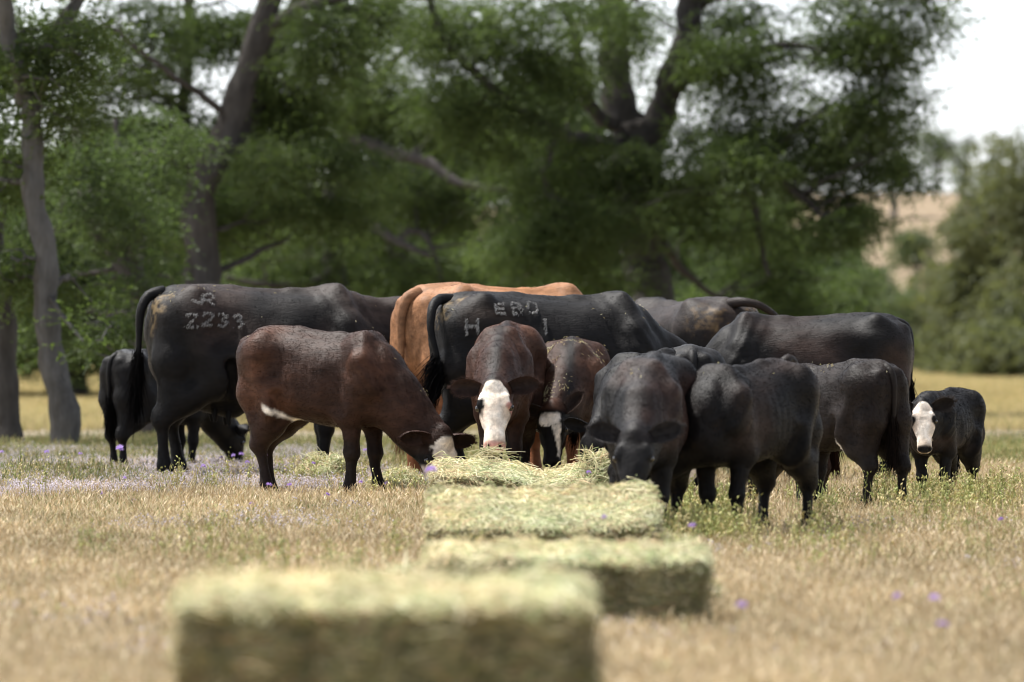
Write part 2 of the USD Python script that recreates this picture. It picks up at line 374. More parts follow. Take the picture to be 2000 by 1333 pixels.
    # skin folds and muscle relief
    n = vnormals(v, np.vstack([q[:, [0, 1, 2]], q[:, [0, 2, 3]]]))
    o = seed * 7.3
    v = v + n * ((meshkit.fbm(v * 7 + o, 3, seed) - .5) * .014)[:, None]
    nk = np.exp(-((v[:, 0] - .42) / .16) ** 2) * ss(.50, .62, v[:, 2]) * (v[:, 0] > .2)
    fold = np.sin((v[:, 0] * .9 + v[:, 2] * .55) * 95 + 4 * meshkit.fbm(v * 6 + o, 2, seed + 9))
    v = v + n * (nk * fold * .0028)[:, None]
    if calf:
        rib = np.exp(-((v[:, 0] + .02) / .2) ** 2) * ss(.5, .6, v[:, 2]) * (1 - ss(.8, .9, v[:, 2]))
        v = v + n * (rib * np.sin(v[:, 0] * 95) * .0014)[:, None]
    f = np.vstack([q[:, [0, 1, 2]], q[:, [0, 2, 3]]])
    n = vnormals(v, f)
    d = v - poll; hc = np.stack([d @ hdir, d @ lat, d @ fv], 1) / L
    inhead = ss(-.22, .0, hc[:, 0]) * (np.abs(hc[:, 1]) < .45) * (hc[:, 2] > -.55)
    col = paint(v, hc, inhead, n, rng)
    nose = ss(.84, .93, hc[:, 0]) * inhead
    root = empty(name, G(px, Y) , heading)
    tag(root, label, category, group)
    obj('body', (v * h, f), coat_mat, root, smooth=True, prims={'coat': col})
    tree = cKDTree(v)
    near = lambda p: tree.query(p)[1]
    # eyes
    for sd in (1, -1):
        e = trimesh.creation.icosphere(3, .047 * L * h); e.apply_translation(hp(.375, .222 * sd, .035) * h)
        obj('eye', e, eye_mat, root, smooth=True)
    # ears
    ears = ears or [((.62, .95, -.1), None), ((.62, -.95, -.1), None)]
    earparts = []
    for (dirv, openv), sd in zip(ears, (1, -1)):
        ev, ef, inner = ear_mesh(.45 * L * ear_size, .145 * L * ear_size)
        ax = unit(hdir * dirv[0] * .18 + lat * dirv[1] + fv * dirv[2]); ov = fv * .75 + hdir * .55 if openv is None else hdir * openv[0] + lat * openv[1] + fv * openv[2]
        ov = unit(ov - ax * (ov @ ax)); ay = np.cross(ov, ax)
        base = hp(.06, .185 * sd, .0)
        P = base + ev[:, :1] * ax + ev[:, 1:2] * ay + ev[:, 2:] * ov
        c0 = np.median(col[near(hp(.05, .2 * sd, -.1) + rng.normal(0, .03, (12, 3)))], 0) if not hasattr(paint, 'ear') else np.array(paint.ear)
        cin = np.minimum(c0 * .7, .05) + np.array([.007, .006, .0058])
        ec = c0 * 1.5 * (1 - inner[:, None]) + cin * inner[:, None]
        obj('ear', (P * h, ef), coat_mat, root, smooth=True, prims={'coat': ec})
        earparts.append((P, ef, ec))
        # hair fringing the rim and lining the opening
        ne = 700; k_ = len(ev) // 2; rim = np.where((inner[:k_] < .45) & (ev[:k_, 0] > .05 * L))[0]; ins = np.where(inner[:k_] >= .45)[0]
        ii = np.r_[rng.choice(rim, ne // 2), rng.choice(ins, ne // 2)]; Pe = (P[ii] + rng.normal(0, .004, (ne, 3))) * h
        out = P[ii] - (base + ev[ii, :1] * ax); De = ax * .7 + ov * .5 + out / (np.linalg.norm(out, axis=1, keepdims=True) + 1e-6) * np.r_[np.full(ne // 2, .9), np.full(ne // 2, -.5)][:, None] + rng.normal(0, .3, (ne, 3)); De /= np.linalg.norm(De, axis=1, keepdims=True)
        le = rng.uniform(.008, .024, (ne, 1))
        curves('ear_hair', np.stack([Pe, Pe + De * le * .5, Pe + De * le + ax * .003], 1), np.array([.0013, .001, .0004]), fur_mat, root, np.clip(c0 * 1.7 + .006, 0, .3)[None] * rng.uniform(.5, 1.3, (ne, 1)))
    # fur: short strands that soften the outline
    if fur:
        allv, allf, allc = [v], [f], [col]
        k = len(v)
        for P, ef, ec in earparts:
            allv.append(P); allf.append(ef + k); allc.append(ec); k += len(P)
        V, FF, C = np.vstack(allv), np.vstack(allf), np.vstack(allc)
        a, b, c = V[FF[:, 0]], V[FF[:, 1]], V[FF[:, 2]]
        fn = np.cross(b - a, c - a); ar = np.linalg.norm(fn, axis=1); fn = fn / (ar[:, None] + 1e-12)
        pick = rng.choice(len(FF), fur, p=ar / ar.sum())
        w = rng.dirichlet((1, 1, 1), fur); w_ = w[:, :, None]
        P = (np.stack([a, b, c], 1)[pick] * w_).sum(1); N = fn[pick]
        CC = (C[FF[pick]] * w_).sum(1)
        flow = np.array([-.9, 0, -.55]) + 0 * P
        dd = P - poll; u = (dd @ hdir) / L; hd = (u > 0)[:, None]
        flow = np.where(hd & (P[:, :1] > .3), hdir[None], flow)
        flow = flow + rng.normal(0, .35, P.shape); flow -= N * (flow * N).sum(1, keepdims=True)
        D = flow / (np.linalg.norm(flow, axis=1, keepdims=True) + 1e-9) * .85 + N * rng.uniform(.12, .45, (fur, 1))
        ln = fur_len * rng.uniform(.5, 1.25, (fur, 1)) * np.where(u[:, None] > .15, .5, 1)
        P = P * h - N * .001
        pts = np.stack([P, P + D * ln * .55 + N * ln * .08, P + D * ln], 1)
        fc = CC * rng.uniform(.6, 1.0, (fur, 1))
        curves('fur', pts, np.array([.0014, .0011, .0004]), fur_mat, root, fc)
    # tail
    tp = tail or [(-.54, 0, .955), (-.615, 0, .93), (-.645, 0, .82), (-.645, 0, .55), (-.645, 0, .34)]
    if calf and tail is None: tp = [(-.45, 0, .955), (-.51, 0, .92), (-.535, 0, .80), (-.53, 0, .58), (-.525, 0, .42)]
    tp = spline(np.array(tp), 22); r0 = .028 if not calf else .026
    rr = np.interp(np.linspace(0, 1, 22), [0, .12, .5, .85, 1], [r0 * 1.35, r0, .016, .012, .014])
    tv, tf = tube(tp * h, rr * h, 10)
    tc = np.median(col[near(tp[0] + rng.normal(0, .05, (20, 3)))], 0) * .8
    tp_ = obj('tail', (tv, tf), coat_mat, root, smooth=True, prims={'coat': np.repeat(tc[None], len(tv), 0)})
    nh = 500 if calf else 900
    i = rng.integers(13, 22, nh); P = tp[i] * h + rng.normal(0, .012 * h, (nh, 3))
    end = unit(tp[-1] - tp[-4]); ln = rng.uniform(.10, .24, (nh, 1)) * (1 if not calf else .6)
    D = unit(end * .8 + np.array([0, 0, -.6])) + rng.normal(0, .16, (nh, 3))
    pts = np.stack([P, P + D * ln * .5, P + D * ln + np.array([0, 0, -.02])], 1)
    curves('tail_switch', pts, np.array([.004, .003, .001]), fur_mat, root, np.repeat(tc[None], nh, 0) * rng.uniform(.6, 1.2, (nh, 1)))
    if udder:
        for x_, y_ in ((-.29, .055), (-.22, .055), (-.29, -.055), (-.22, -.055)):
            zz = .375 if x_ < -.25 else .355
            tt = tube(np.array([(x_, y_, zz + .02), (x_, y_ * 1.02, zz - .02), (x_ + .003, y_ * 1.05, zz - .045), (x_ + .003, y_ * 1.05, zz - .056)]) * h, np.array([.017, .014, .011, .004]) * h, 9)
            obj('teat', tt, coat_mat, root, smooth=True, prims={'coat': np.repeat(BLACK[None] * 1.2, len(tt[0]), 0)})
    if crumbs:                                              # bits of hay caught in the coat of the back
        up = np.where((n[:, 2] > .45) & (v[:, 2] > .6) & (np.abs(v[:, 1]) < .25))[0]
        w_ = np.exp(16 * meshkit.fbm(v[up] * 5 + seed, 3, seed)); i = rng.choice(up, crumbs, p=w_ / w_.sum())
        P = v[i] * h + n[i] * .006 + rng.normal(0, .003, (crumbs, 3)); D = rng.normal(0, 1, (crumbs, 3)); D -= n[i] * (D * n[i]).sum(1, keepdims=True); D = D / np.linalg.norm(D, axis=1, keepdims=True) * rng.uniform(.002, .013, (crumbs, 1))
        hc_ = np.array([[.42, .38, .2], [.34, .28, .14], [.5, .46, .3]])[rng.integers(0, 3, crumbs)]
        tag(curves('hay_crumbs', np.stack([P - D, P + n[i] * .002, P + D], 1), np.array([.0016, .0022, .0016]), fur_mat, root, hc_), kind='stuff')
    if brand:
        # freeze brand: white hairs grown along the strokes of each character, on the side at y = side
        for strokes, side in brand:
            msh_n = n; sel = (v[:, 1] * side > .05)
            tr2 = cKDTree(v[sel][:, [0, 2]]); vs, ns = v[sel], n[sel]
            # keep the outermost vertex of any column
            pts_all = []
            for st in strokes:
                st = np.array(st, float); seg = np.linalg.norm(np.diff(st, axis=0), axis=1)
                m = int(seg.sum() / .0008) + 4; s = np.r_[0, np.cumsum(seg)]; t = rng.uniform(0, s[-1], m)
                P2 = np.stack([np.interp(t, s, st[:, 0]), np.interp(t, s, st[:, 1])], 1) + rng.normal(0, .0037, (m, 2))
                keep = meshkit.noise(np.c_[P2 * 60, np.full(m, seed)], 3) > .2
                pts_all.append(P2[keep])
            P2 = np.vstack(pts_all)
            dd, ii = tr2.query(P2, k=6); yy = (vs[ii, 1] * side).max(1)
            jj = ii[np.arange(len(ii)), (vs[ii, 1] * side).argmax(1)]
            P = np.stack([P2[:, 0], side * yy, P2[:, 1]], 1) * h; N = ns[jj]
            fl = np.array([-.5, 0, -.8]) + rng.normal(0, .3, P.shape); fl -= N * (fl * N).sum(1, keepdims=True)
            P = P + N * .004
            ln = rng.uniform(.010, .018, (len(P), 1))
            curves('brand', np.stack([P, P + fl * ln * .5 + N * .004, P + fl * ln + N * .003], 1), np.array([.0020, .0016, .0008]), fur_mat, root,
                   np.array([[.28, .275, .27]]) * rng.uniform(.25, 1.2, (len(P), 1)))
    return root, h, col

# ---- coats
def nz(v, s, seed, oc=3): return meshkit.fbm(np.asarray(v) * s + seed * 3.1, oc, seed)
def lerp(a, b, t): t = np.asarray(t)[:, None]; return a * (1 - t) + b * t
BLACK = np.array([.0040, .0036, .0037]); BROWN = np.array([.029, .0135, .0088]); DBROWN = np.array([.0110, .0076, .0064]); TAN = np.array([.185, .092, .047]); WHITE = np.array([.66, .60, .53]); PINK = np.array([.44, .235, .20])

def coat(base, dark=BLACK, points=.7, topline=.0, patch=.35, rust=None, face=None, belly=None, seed=1, extra=None, ear=None):
    def paint(v, hc, ih, n, rng):
        c = np.repeat(np.asarray(base, float)[None], len(v), 0)
        m = nz(v, 3.2, seed)
        c = c * (1 + patch * 2 * (m - .5))[:, None]
        if rust is not None: c = lerp(c, np.asarray(rust), ss(.45, .72, nz(v, 2.3, seed + 5)) * ss(.45, .6, v[:, 2]))
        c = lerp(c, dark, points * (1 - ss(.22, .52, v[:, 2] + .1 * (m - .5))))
        if topline: c = lerp(c, dark, topline * np.exp(-(v[:, 1] / (.045 + .03 * (m - .5))) ** 2) * ss(.55, .9, v[:, 2] + .35 * np.clip(v[:, 0], 0, 1)) * ss(-.1, .5, n[:, 2] + .4))
        u, w, f = hc.T
        jag = (nz(v, 26, seed + 2, 3) - .5)
        if belly: c = lerp(c, WHITE, belly(v, n, jag))
        if extra: c = extra(c, v, hc, ih, n, jag)
        if face == 'white' or face == 'white_dark_eye' or face == 'white_dark_nose':
            wl = np.interp(u, [-.1, .02, .12, .28, .45, .6, .8, 1.1], [-.05, .08, .165, .215, .225, .24, .26, .26]) + .10 * jag
            m_ = (1 - ss(-.012, .012, np.abs(w) - wl)) * ss(-.20, -.08, f + np.where(u > .55, .3, 0)) * ih * ss(.0, .05, u)
            c = lerp(c, WHITE * (1 - .32 * np.clip(nz(v, 22, seed + 8, 4)[:, None] * 2 - .75, 0, 1) * [.55, .8, 1.0]), m_)
            c = lerp(c, np.array([.40, .30, .21]), m_ * .55 * ss(.72, .9, u) )
            c = lerp(c, np.array([.36, .27, .2]), m_ * .6 * (1 - ss(.05, .13, np.hypot((u - .46) * .7, np.abs(w) - .19))))
            if face == 'white_dark_eye':
                c = lerp(c, BLACK, ih * (1 - ss(.06, .085, np.hypot((u - .37) * .75, w + .20) + .12 * jag)) * (w < 0))
                c = lerp(c, PINK * .8, ih * (1 - ss(.03, .06, np.hypot(u - .38, w - .215))) * (w > 0))
            if face == 'white_dark_nose':
                for sd in (1, -1): c = lerp(c, BLACK, ih * (1 - ss(.05, .085, np.hypot((u - .37) * .8, w - .215 * sd))))
        if face == 'blotch':
            wl = np.interp(u, [.1, .2, .3, .45, .6, .9], [.02, .13, .15, .13, .12, .1])
            m_ = ss(-.01, .02, .17 - np.abs(w + .02) - .12 * jag) * ss(.10, .14, u + .1 * jag) * (1 - ss(.33, .40, u + .5 * jag - .25 * (w - .05)))
            m2 = ss(-.02, .02, w - .03 - .25 * (u - .35) + .1 * jag) * (1 - ss(-.02, .02, w - .15 + .05 * jag)) * ss(.3, .36, u) * (1 - ss(.85, .95, u))
            c = lerp(c, WHITE, np.clip(m_ + m2, 0, 1) * ih * (f > -.1))
        if face:
            no = ss(.86, .92, u + .04 * jag) * ih * ss(-.1, .0, f)
            c = lerp(c, PINK if face == 'white_dark_eye' else BLACK * 1.6, no)
        else:
            c = lerp(c, BLACK * 1.5, ss(.8, .9, u) * ih)
        for sd in (1, -1): c = lerp(c, BLACK * .6, ih * (1 - ss(.02, .035, np.hypot(u - .95, w - .085 * sd))) * (f > -.03))
        c = lerp(c, BLACK, 1 - ss(.045, .07, v[:, 2]))
        return np.clip(c, .003, .9)
    if ear is not None: paint.ear = ear
    return paint

GRAZE = dict(poll=(.84, 0, .44), hdir=(.28, 0, -.96))
CGRAZE = dict(poll=(.70, 0, .40), hdir=(.20, 0, -.98))

def glyphs(text, x0, z0, hgt, wid, gap, seed, mirror=-1):
    G_ = {'2': [[(0, .8), (.3, 1), (.8, 1), (1, .75), (.7, .45), (0, 0), (1, 0)]], 'Z': [[(0, 1), (1, 1), (0, 0), (1, 0)]], '3': [[(0, .95), (.6, 1), (1, .8), (.5, .55), (1, .3), (.6, 0), (0, .08)]],
          'R': [[(0, 0), (0, 1), (.7, 1), (1, .78), (.7, .52), (0, .5)], [(.5, .5), (1, 0)]], 'H': [[(0, 0), (0, 1)], [(1, 0), (1, 1)], [(0, .5), (1, .5)]], 'E': [[(1, 1), (0, 1), (0, 0), (1, 0)], [(0, .5), (.8, .5)]],
          '1': [[(.5, 0), (.5, 1)]], 'O': [[(.5, 0), (.05, .2), (0, .6), (.3, 1), (.8, .95), (1, .5), (.8, .1), (.5, 0)]], '0': [[(.5, 0), (.05, .2), (0, .6), (.3, 1), (.8, .95), (1, .5), (.8, .1), (.5, 0)]], '-': [[(0, .5), (1, .5)]],
          'B': [[(0, 0), (0, 1), (.75, .95), (.9, .75), (.6, .52), (0, .5)], [(.6, .5), (1, .3), (.8, .03), (0, 0)]], ' ': []}
    r = np.random.default_rng(seed); out = []
    for i, ch in enumerate(text):
        dz = r.normal(0, .004)
        for st in G_[ch]:
            st = np.array(st, float)
            out.append(np.stack([x0 + i * gap + st[:, 0] * wid + r.normal(0, .002, len(st)), z0 + dz + st[:, 1] * hgt + r.normal(0, .002, len(st))], 1))
    return out
# ---------------------------------------------------------------- the setting: ground, distant hill
def grid_mesh(xs, ys):
    X, Y = np.meshgrid(xs, ys); Z = ground_z(X, Y)
    v = np.stack([X, Y, Z], -1).reshape(-1, 3); nx = len(xs); i, j = np.meshgrid(np.arange(len(ys) - 1), np.arange(nx - 1), indexing='ij')
    a = i * nx + j
    q = np.stack([a, a + 1, a + nx + 1, a + nx], -1).reshape(-1, 4)
    return v, np.vstack([q[:, [0, 1, 2]], q[:, [0, 2, 3]]])
ground_mat = M('dry_pasture', {
    'g': ('geometry', {}), 'xyz': ('separate_xyz', {}),
    'n1': ('noise_texture', {'scale': .35, 'detail': 5.0, 'roughness': .6}), 'n2': ('noise_texture', {'scale': 30.0, 'detail': 5.0, 'roughness': .7}),
    'r': ('rgb_ramp', {'ramp': [(.2, (.17, .14, .07)), (.45, (.245, .19, .10)), (.62, (.29, .23, .13)), (.8, (.22, .185, .09))]}),
    'wob': ('math', {'math_type': 'multiply_add', 'value2': 9.0, 'value3': -4.5}), 'yy': ('math', {'math_type': 'add'}),
    'd1': ('map_range', {'range_type': 'smoothstep', 'from_min': 54.0, 'from_max': 60.0, 'to_min': 0.0, 'to_max': 1.0, 'clamp': True}),
    'd2': ('map_range', {'range_type': 'smoothstep', 'from_min': 76.0, 'from_max': 96.0, 'to_min': 1.0, 'to_max': 0.0, 'clamp': True}),
    'dm': ('math', {'math_type': 'multiply'}), 'dm2': ('math', {'math_type': 'multiply', 'value2': .85}),
    'dirt': ('rgb_ramp', {'ramp': [(.3, (.15, .125, .095)), (.7, (.235, .20, .15))]}),
    'mx': ('mix_color', {}), 'mf': ('map_range', {'from_min': .3, 'from_max': .7, 'to_min': .7, 'to_max': 1.25}), 'hsv': ('hsv', {}), 'hm': ('map_range', {'range_type': 'smoothstep', 'from_min': 235.0, 'from_max': 290.0, 'to_min': 0.0, 'to_max': .9, 'clamp': True}), 'hc': ('rgb_ramp', {'ramp': [(.3, (.115, .085, .06)), (.55, (.17, .13, .09)), (.75, (.14, .115, .07))]}), 'mh': ('mix_color', {}),
    'b': ('bump', {'strength': .8, 'distance': .05}), 'p': ('principled_bsdf', {'roughness': .95, 'specular_ior_level': .1})},
    [('g.position', 'n1.vector'), ('g.position', 'n2.vector'), ('g.position', 'xyz.vector'), ('n1.fac', 'r.fac'), ('n1.fac', 'wob.value1'), ('wob.value', 'yy.value1'), ('xyz.y', 'yy.value2'),
     ('yy.value', 'd1.value'), ('yy.value', 'd2.value'), ('d1.result', 'dm.value1'), ('d2.result', 'dm.value2'), ('dm.value', 'dm2.value1'), ('n2.fac', 'dirt.fac'),
     ('r.color', 'mx.a'), ('dirt.color', 'mx.b'), ('dm2.value', 'mx.fac'), ('xyz.y', 'hm.value'), ('n1.fac', 'hc.fac'), ('hm.result', 'mh.fac'), ('mx.result', 'mh.a'), ('hc.color', 'mh.b'), ('mh.result', 'hsv.color'), ('n2.fac', 'mf.value'), ('mf.result', 'hsv.value'), ('hsv.color', 'p.base_color'), ('n2.fac', 'b.height'), ('b.normal', 'p.normal')], 'p.BSDF')
xs = np.unique(np.r_[np.linspace(-9, 9, 121), np.linspace(-70, 70, 141), np.linspace(-900, 900, 121)])
ys = np.unique(np.r_[np.linspace(-40, 10, 21), np.linspace(10, 70, 241), np.linspace(70, 260, 96), np.linspace(260, 520, 66), np.linspace(520, 2600, 30)])
tag(obj('ground', grid_mesh(xs, ys), ground_mat, smooth=True), kind='structure')

# ---------------------------------------------------------------- trees
def leaf_material(name, lo, hi, trans, tmix=.45):
    return M(name, {
        'o': ('object_info', {}), 'g': ('geometry', {}), 'ad': ('math', {'math_type': 'add'}), 'fr': ('math', {'math_type': 'fraction'}),
        'n': ('noise_texture', {'scale': 1.1, 'detail': 3.0}), 'ad2': ('math', {'math_type': 'multiply_add', 'value2': 2.4, 'value3': -.85}), 'av': ('mix_float', {'fac': .35}),
        'r': ('rgb_ramp', {'ramp': [(0.0, lo), (1.0, hi)]}), 'tr': ('mix_color', {'blend_type': 'multiply', 'fac': 1.0, 'b': trans}),
        'p': ('principled_bsdf', {'roughness': .6, 'specular_ior_level': .18}), 't': ('translucent_bsdf', {}), 'm': ('mix_closure', {'fac': tmix})},
        [('o.random', 'ad.value1'), ('g.random_per_island', 'ad.value2'), ('ad.value', 'fr.value1'), ('g.position', 'n.vector'), ('n.fac', 'ad2.value1'), ('ad2.value', 'av.a'), ('fr.value', 'av.b'), ('av.result', 'r.fac'),
         ('r.color', 'p.base_color'), ('r.color', 'tr.a'), ('tr.result', 't.color'), ('p.BSDF', 'm.closure1'), ('t.BSDF', 'm.closure2')], 'm.closure')
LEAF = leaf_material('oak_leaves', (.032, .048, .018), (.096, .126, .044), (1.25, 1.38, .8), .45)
LEAF_DARK = leaf_material('dark_oak_leaves', (.030, .045, .019), (.080, .106, .042), (1.2, 1.35, .8), .45)  # darker leaf green for two left oaks and most of the belt
LEAF_FAR = leaf_material('hazed_far_leaves', (.048, .062, .033), (.096, .114, .062), (1.3, 1.4, .8))  # distance haze mixed into the leaf colour, so it is paler
LEAF_OLIVE = leaf_material('hazed_olive_leaves', (.052, .062, .032), (.105, .114, .060), (1.3, 1.3, .7))  # olive green, lightened by haze put into the colour
def bark(name, a, b):
    return M(name, {'g': ('geometry', {}), 'map': ('mapping', {'scale': (1, 1, .28)}), 'n': ('noise_texture', {'scale': 14.0, 'detail': 6.0, 'roughness': .7}), 'n2': ('noise_texture', {'scale': 2.0, 'detail': 3.0}),
        'ad': ('mix_float', {'fac': .4}), 'r': ('rgb_ramp', {'ramp': [(.32, a), (.66, b)]}), 'b': ('bump', {'strength': 1.0, 'distance': .05}), 'p': ('principled_bsdf', {'roughness': .9, 'specular_ior_level': .15})},
        [('g.position', 'map.vector'), ('map.vector', 'n.vector'), ('g.position', 'n2.vector'), ('n.fac', 'ad.a'), ('n2.fac', 'ad.b'), ('ad.result', 'r.fac'), ('r.color', 'p.base_color'), ('n.fac', 'b.height'), ('b.normal', 'p.normal')], 'p.BSDF')
BARK = bark('oak_bark', (.022, .020, .0185), (.068, .061, .057))
BARK_GREY = bark('grey_bark', (.036, .0345, .033), (.105, .101, .098))

def twig_proto(seed, n=62, spread=.20, size=.036, droop=.25):
    """a drooping spray: thin twigs with oak leaves set along them, each leaf a folded blade of its own"""
    r = np.random.default_rng(seed); v, f = [], []
    per = 9; nt = max(3, n // per)
    for t_ in range(nt):
        a0 = r.uniform(0, 6.28); d = unit([math.cos(a0), math.sin(a0), r.uniform(-.25, .45)]); Lt = spread * r.uniform(1.2, 2.6); o = r.normal(0, spread * .35, 3) * [1, 1, .5]
        P = [o + d * Lt * q + np.array([0, 0, -droop * 1.6 * Lt * q * q]) + r.normal(0, .012, 3) for q in np.linspace(0, 1, 5)]
        for k in range(4):
            w = np.array([0, 0, .004]) if k < 2 else np.array([.003, 0, .001]); i = len(v); v += [P[k] - w, P[k] + w, P[k + 1] + w * .7, P[k + 1] - w * .7]; f += [[i, i + 1, i + 2], [i, i + 2, i + 3]]
        for k in range(per):
            q = r.uniform(.15, 1.05); c = o + d * Lt * q + np.array([0, 0, -droop * 1.6 * Lt * q * q])
            a = unit(d * .5 + r.normal(0, .6, 3) + [0, 0, -.25]); nrm = unit(np.array([0, 0, 1.0]) + r.normal(0, .55, 3)); b = np.cross(nrm, a); b = b / (np.linalg.norm(b) + 1e-9); nrm = np.cross(a, b)
            s = size * r.uniform(.65, 1.4); w = s * .42; c = c + a * s * .6
            Q = [c - a * s * .5, c - a * s * .1 + b * w + nrm * w * .25, c + a * s * .55, c - a * s * .1 - b * w + nrm * w * .25]
            i = len(v); v += Q; f += [[i, i + 1, i + 2], [i, i + 2, i + 3]]
    return (np.array(v), np.array(f))

def tree(name, label, base, trunks, clumps, leaf, bark_m, group=None, per=1.0, size=.036, spread=.20, gap=.42, seed=1, tw=62, twigs=True, gscale=1.25, category='tree'):
    """trunks: list of (points, radii) in the world; clumps: (centre, radii, count): leafy volumes hung on branches"""
    r = np.random.default_rng(seed); base = np.asarray(base, float)
    root = empty(name, base); tag(root, label, category, group)
    parts, skel = [], []
    for pts, rad in trunks:
        k = 26; P = spline(pts, k); s = np.linspace(0, 1, k); R = np.interp(s, np.linspace(0, 1, len(rad)), rad)
        P = P + (np.stack([meshkit.noise(np.c_[s * 7, np.full(k, j * 3.1), np.full(k, seed)], 4) for j in range(3)], 1) - .5) * R[:, None] * 1.1 * (s[:, None] > .03)
        parts.append(tube(P - base, R * (1 + .12 * np.sin(np.arange(k) * 2.1)), 10)); skel.append((P, R))
    SP, SR = np.vstack([a for a, _ in skel]), np.concatenate([b for _, b in skel])
    pos = []
    for c, rad, cnt in clumps:
        c, rad = np.asarray(c, float), np.asarray(rad, float); cnt = int(cnt * per)
        # sub-sprays inside the clump's volume, thinned by noise so that the light comes through
        q = r.normal(0, 1, (cnt * 3, 3)); q /= np.linalg.norm(q, axis=1, keepdims=True); q *= r.uniform(0, 1, (len(q), 1)) ** .45
        P = c + q * rad
        keep = meshkit.fbm(P * gscale * [1, 1, 1.5] + seed, 3, seed) > gap
        P = P[keep][:cnt]; pos.append(P)
        if twigs:
            nb = max(2, int(rad.max() * 2.2))
            for b in range(nb):
                e = P[r.integers(len(P))] if len(P) else c
                dist = np.linalg.norm(SP - e, axis=1) + np.maximum(0, SP[:, 2] - e[2]) * .5; j = int(np.argmin(dist * r.uniform(.85, 1.3, len(SP))))
                m = (SP[j] + e) / 2 + r.normal(0, .12, 3) * dist[j] + [0, 0, .12 * dist[j]]
                r0 = min(SR[j] * .5, .018 + .022 * dist[j]); Q = spline([SP[j], m, e], 9)
                Q[1:] += r.normal(0, .025 * dist[j] ** .5, (8, 3))
                parts.append(tube(Q - base, np.linspace(r0, .008, 9), 5, cap=False))
                for _ in range(3):
                    a = Q[r.integers(4, 9)]; e2 = P[r.integers(len(P))] if len(P) else c
                    e2 = a + (e2 - a) * min(1, 1.1 / (np.linalg.norm(e2 - a) + 1e-6))
                    parts.append(tube(spline([a, (a + e2) / 2 + r.normal(0, .08, 3), e2], 5) - base, np.linspace(.013, .005, 5), 4, cap=False))
    obj('trunk', join(parts), bark_m, root, smooth=True)
    if pos:
        P = np.vstack(pos) - base; n = len(P)
        instancer('crown', [(twig_proto(seed * 10 + i, tw, spread, size), {}) for i in range(4)], leaf, P, r.uniform(0, 6.28, n), r.uniform(.7, 1.3, n), r.integers(0, 4, n), parent=root, tilt=r.normal(0, .5, n), piece='leaf_spray')
    return root

def clump(px, py, Y, rx, ry, cnt, depth=None):
    """an ellipsoid of foliage: centre and half sizes as seen, depth in metres"""
    s = Y / F
    return (W(px, py, Y), (rx * s, depth or max(.7, (rx + ry) * .5 * s), ry * s), cnt)

def pline(Y, *pts, base=True):
    """trunk points px, py (+ optional depth offset)"""
    P = [W(p[0], p[1], Y + (p[2] if len(p) > 2 else 0)) for p in pts]
    return P
def rpx(Y, *w): return [x * .5 * Y / F for x in w]

# 1 grey slim tree at the left edge and its neighbours
Y = 54.5; b = G(122, Y)
tree('oak_tree', 'slender pale grey trunk at the left, leaning and forking high up', b,
     [([b - [0, 0, .1]] + pline(Y, (112, 780), (92, 620), (72, 430), (58, 270), (50, 180)), rpx(Y, 72, 56, 50, 46, 44, 40)),
      (pline(Y, (52, 200), (20, 90, -.2), (2, -40, -.4), (-30, -260, -.6)), rpx(Y, 36, 34, 30, 18)), (pline(Y, (56, 230), (88, 110, .3), (140, 10, .5), (220, -170, .8)), rpx(Y, 34, 30, 26, 14)),
      (pline(Y, (84, 560), (140, 640, -.4), (190, 690, -.9), (235, 700, -1.3)), rpx(Y, 10, 8, 5, 3))],
     [clump(40, 110, Y, 90, 90, 70), clump(120, 200, Y, 60, 70, 40), clump(20, 320, Y + .5, 70, 110, 60), clump(150, 90, Y, 70, 60, 34), clump(60, -120, Y, 200, 110, 90), clump(10, 500, Y + .6, 60, 80, 40),
      clump(205, 650, Y - 1, 60, 40, 22), clump(120, 560, Y + .8, 60, 60, 24)], LEAF, BARK_GREY, seed=31, gap=.46, group=None, per=1.2)
b = G(8, 56)
tree('oak_tree', 'dark shaded trunk cut off by the left edge of the picture', b, [([b - [0, 0, .1]] + pline(56, (4, 760), (-4, 600), (-2, 430), (-30, 200), (-60, -100)), rpx(56, 64, 54, 50, 48, 40, 30))],
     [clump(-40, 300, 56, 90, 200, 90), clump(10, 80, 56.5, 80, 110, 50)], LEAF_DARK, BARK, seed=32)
Y = 63; b = G(300, Y)
tree('oak_tree', 'crooked dark tree leaning left behind the black cow\'s tail', b, [([b - [0, 0, .1]] + pline(Y, (296, 720), (280, 600), (245, 510), (200, 440), (168, 370, .5), (150, 250, 1)), rpx(Y, 60, 56, 52, 46, 40, 32, 18)),
     (pline(Y, (272, 560), (276, 450, .4), (240, 340, .8), (225, 230, 1)), rpx(Y, 26, 22, 16, 10))],
     [clump(200, 380, Y + 1, 120, 90, 110), clump(150, 540, Y + 1.5, 110, 70, 100), clump(230, 640, Y + 1.5, 80, 60, 60), clump(90, 640, Y + 2, 90, 60, 60), clump(320, 300, Y + 1, 90, 90, 60), clump(60, 420, Y + 1.5, 80, 90, 70), clump(190, 330, Y - 1.2, 90, 80, 70), clump(250, 430, Y - 1, 90, 70, 60), clump(160, 460, Y - 1.2, 60, 60, 36), clump(290, 560, Y - 1, 60, 50, 26)], LEAF_DARK, BARK, seed=33, gap=.43)
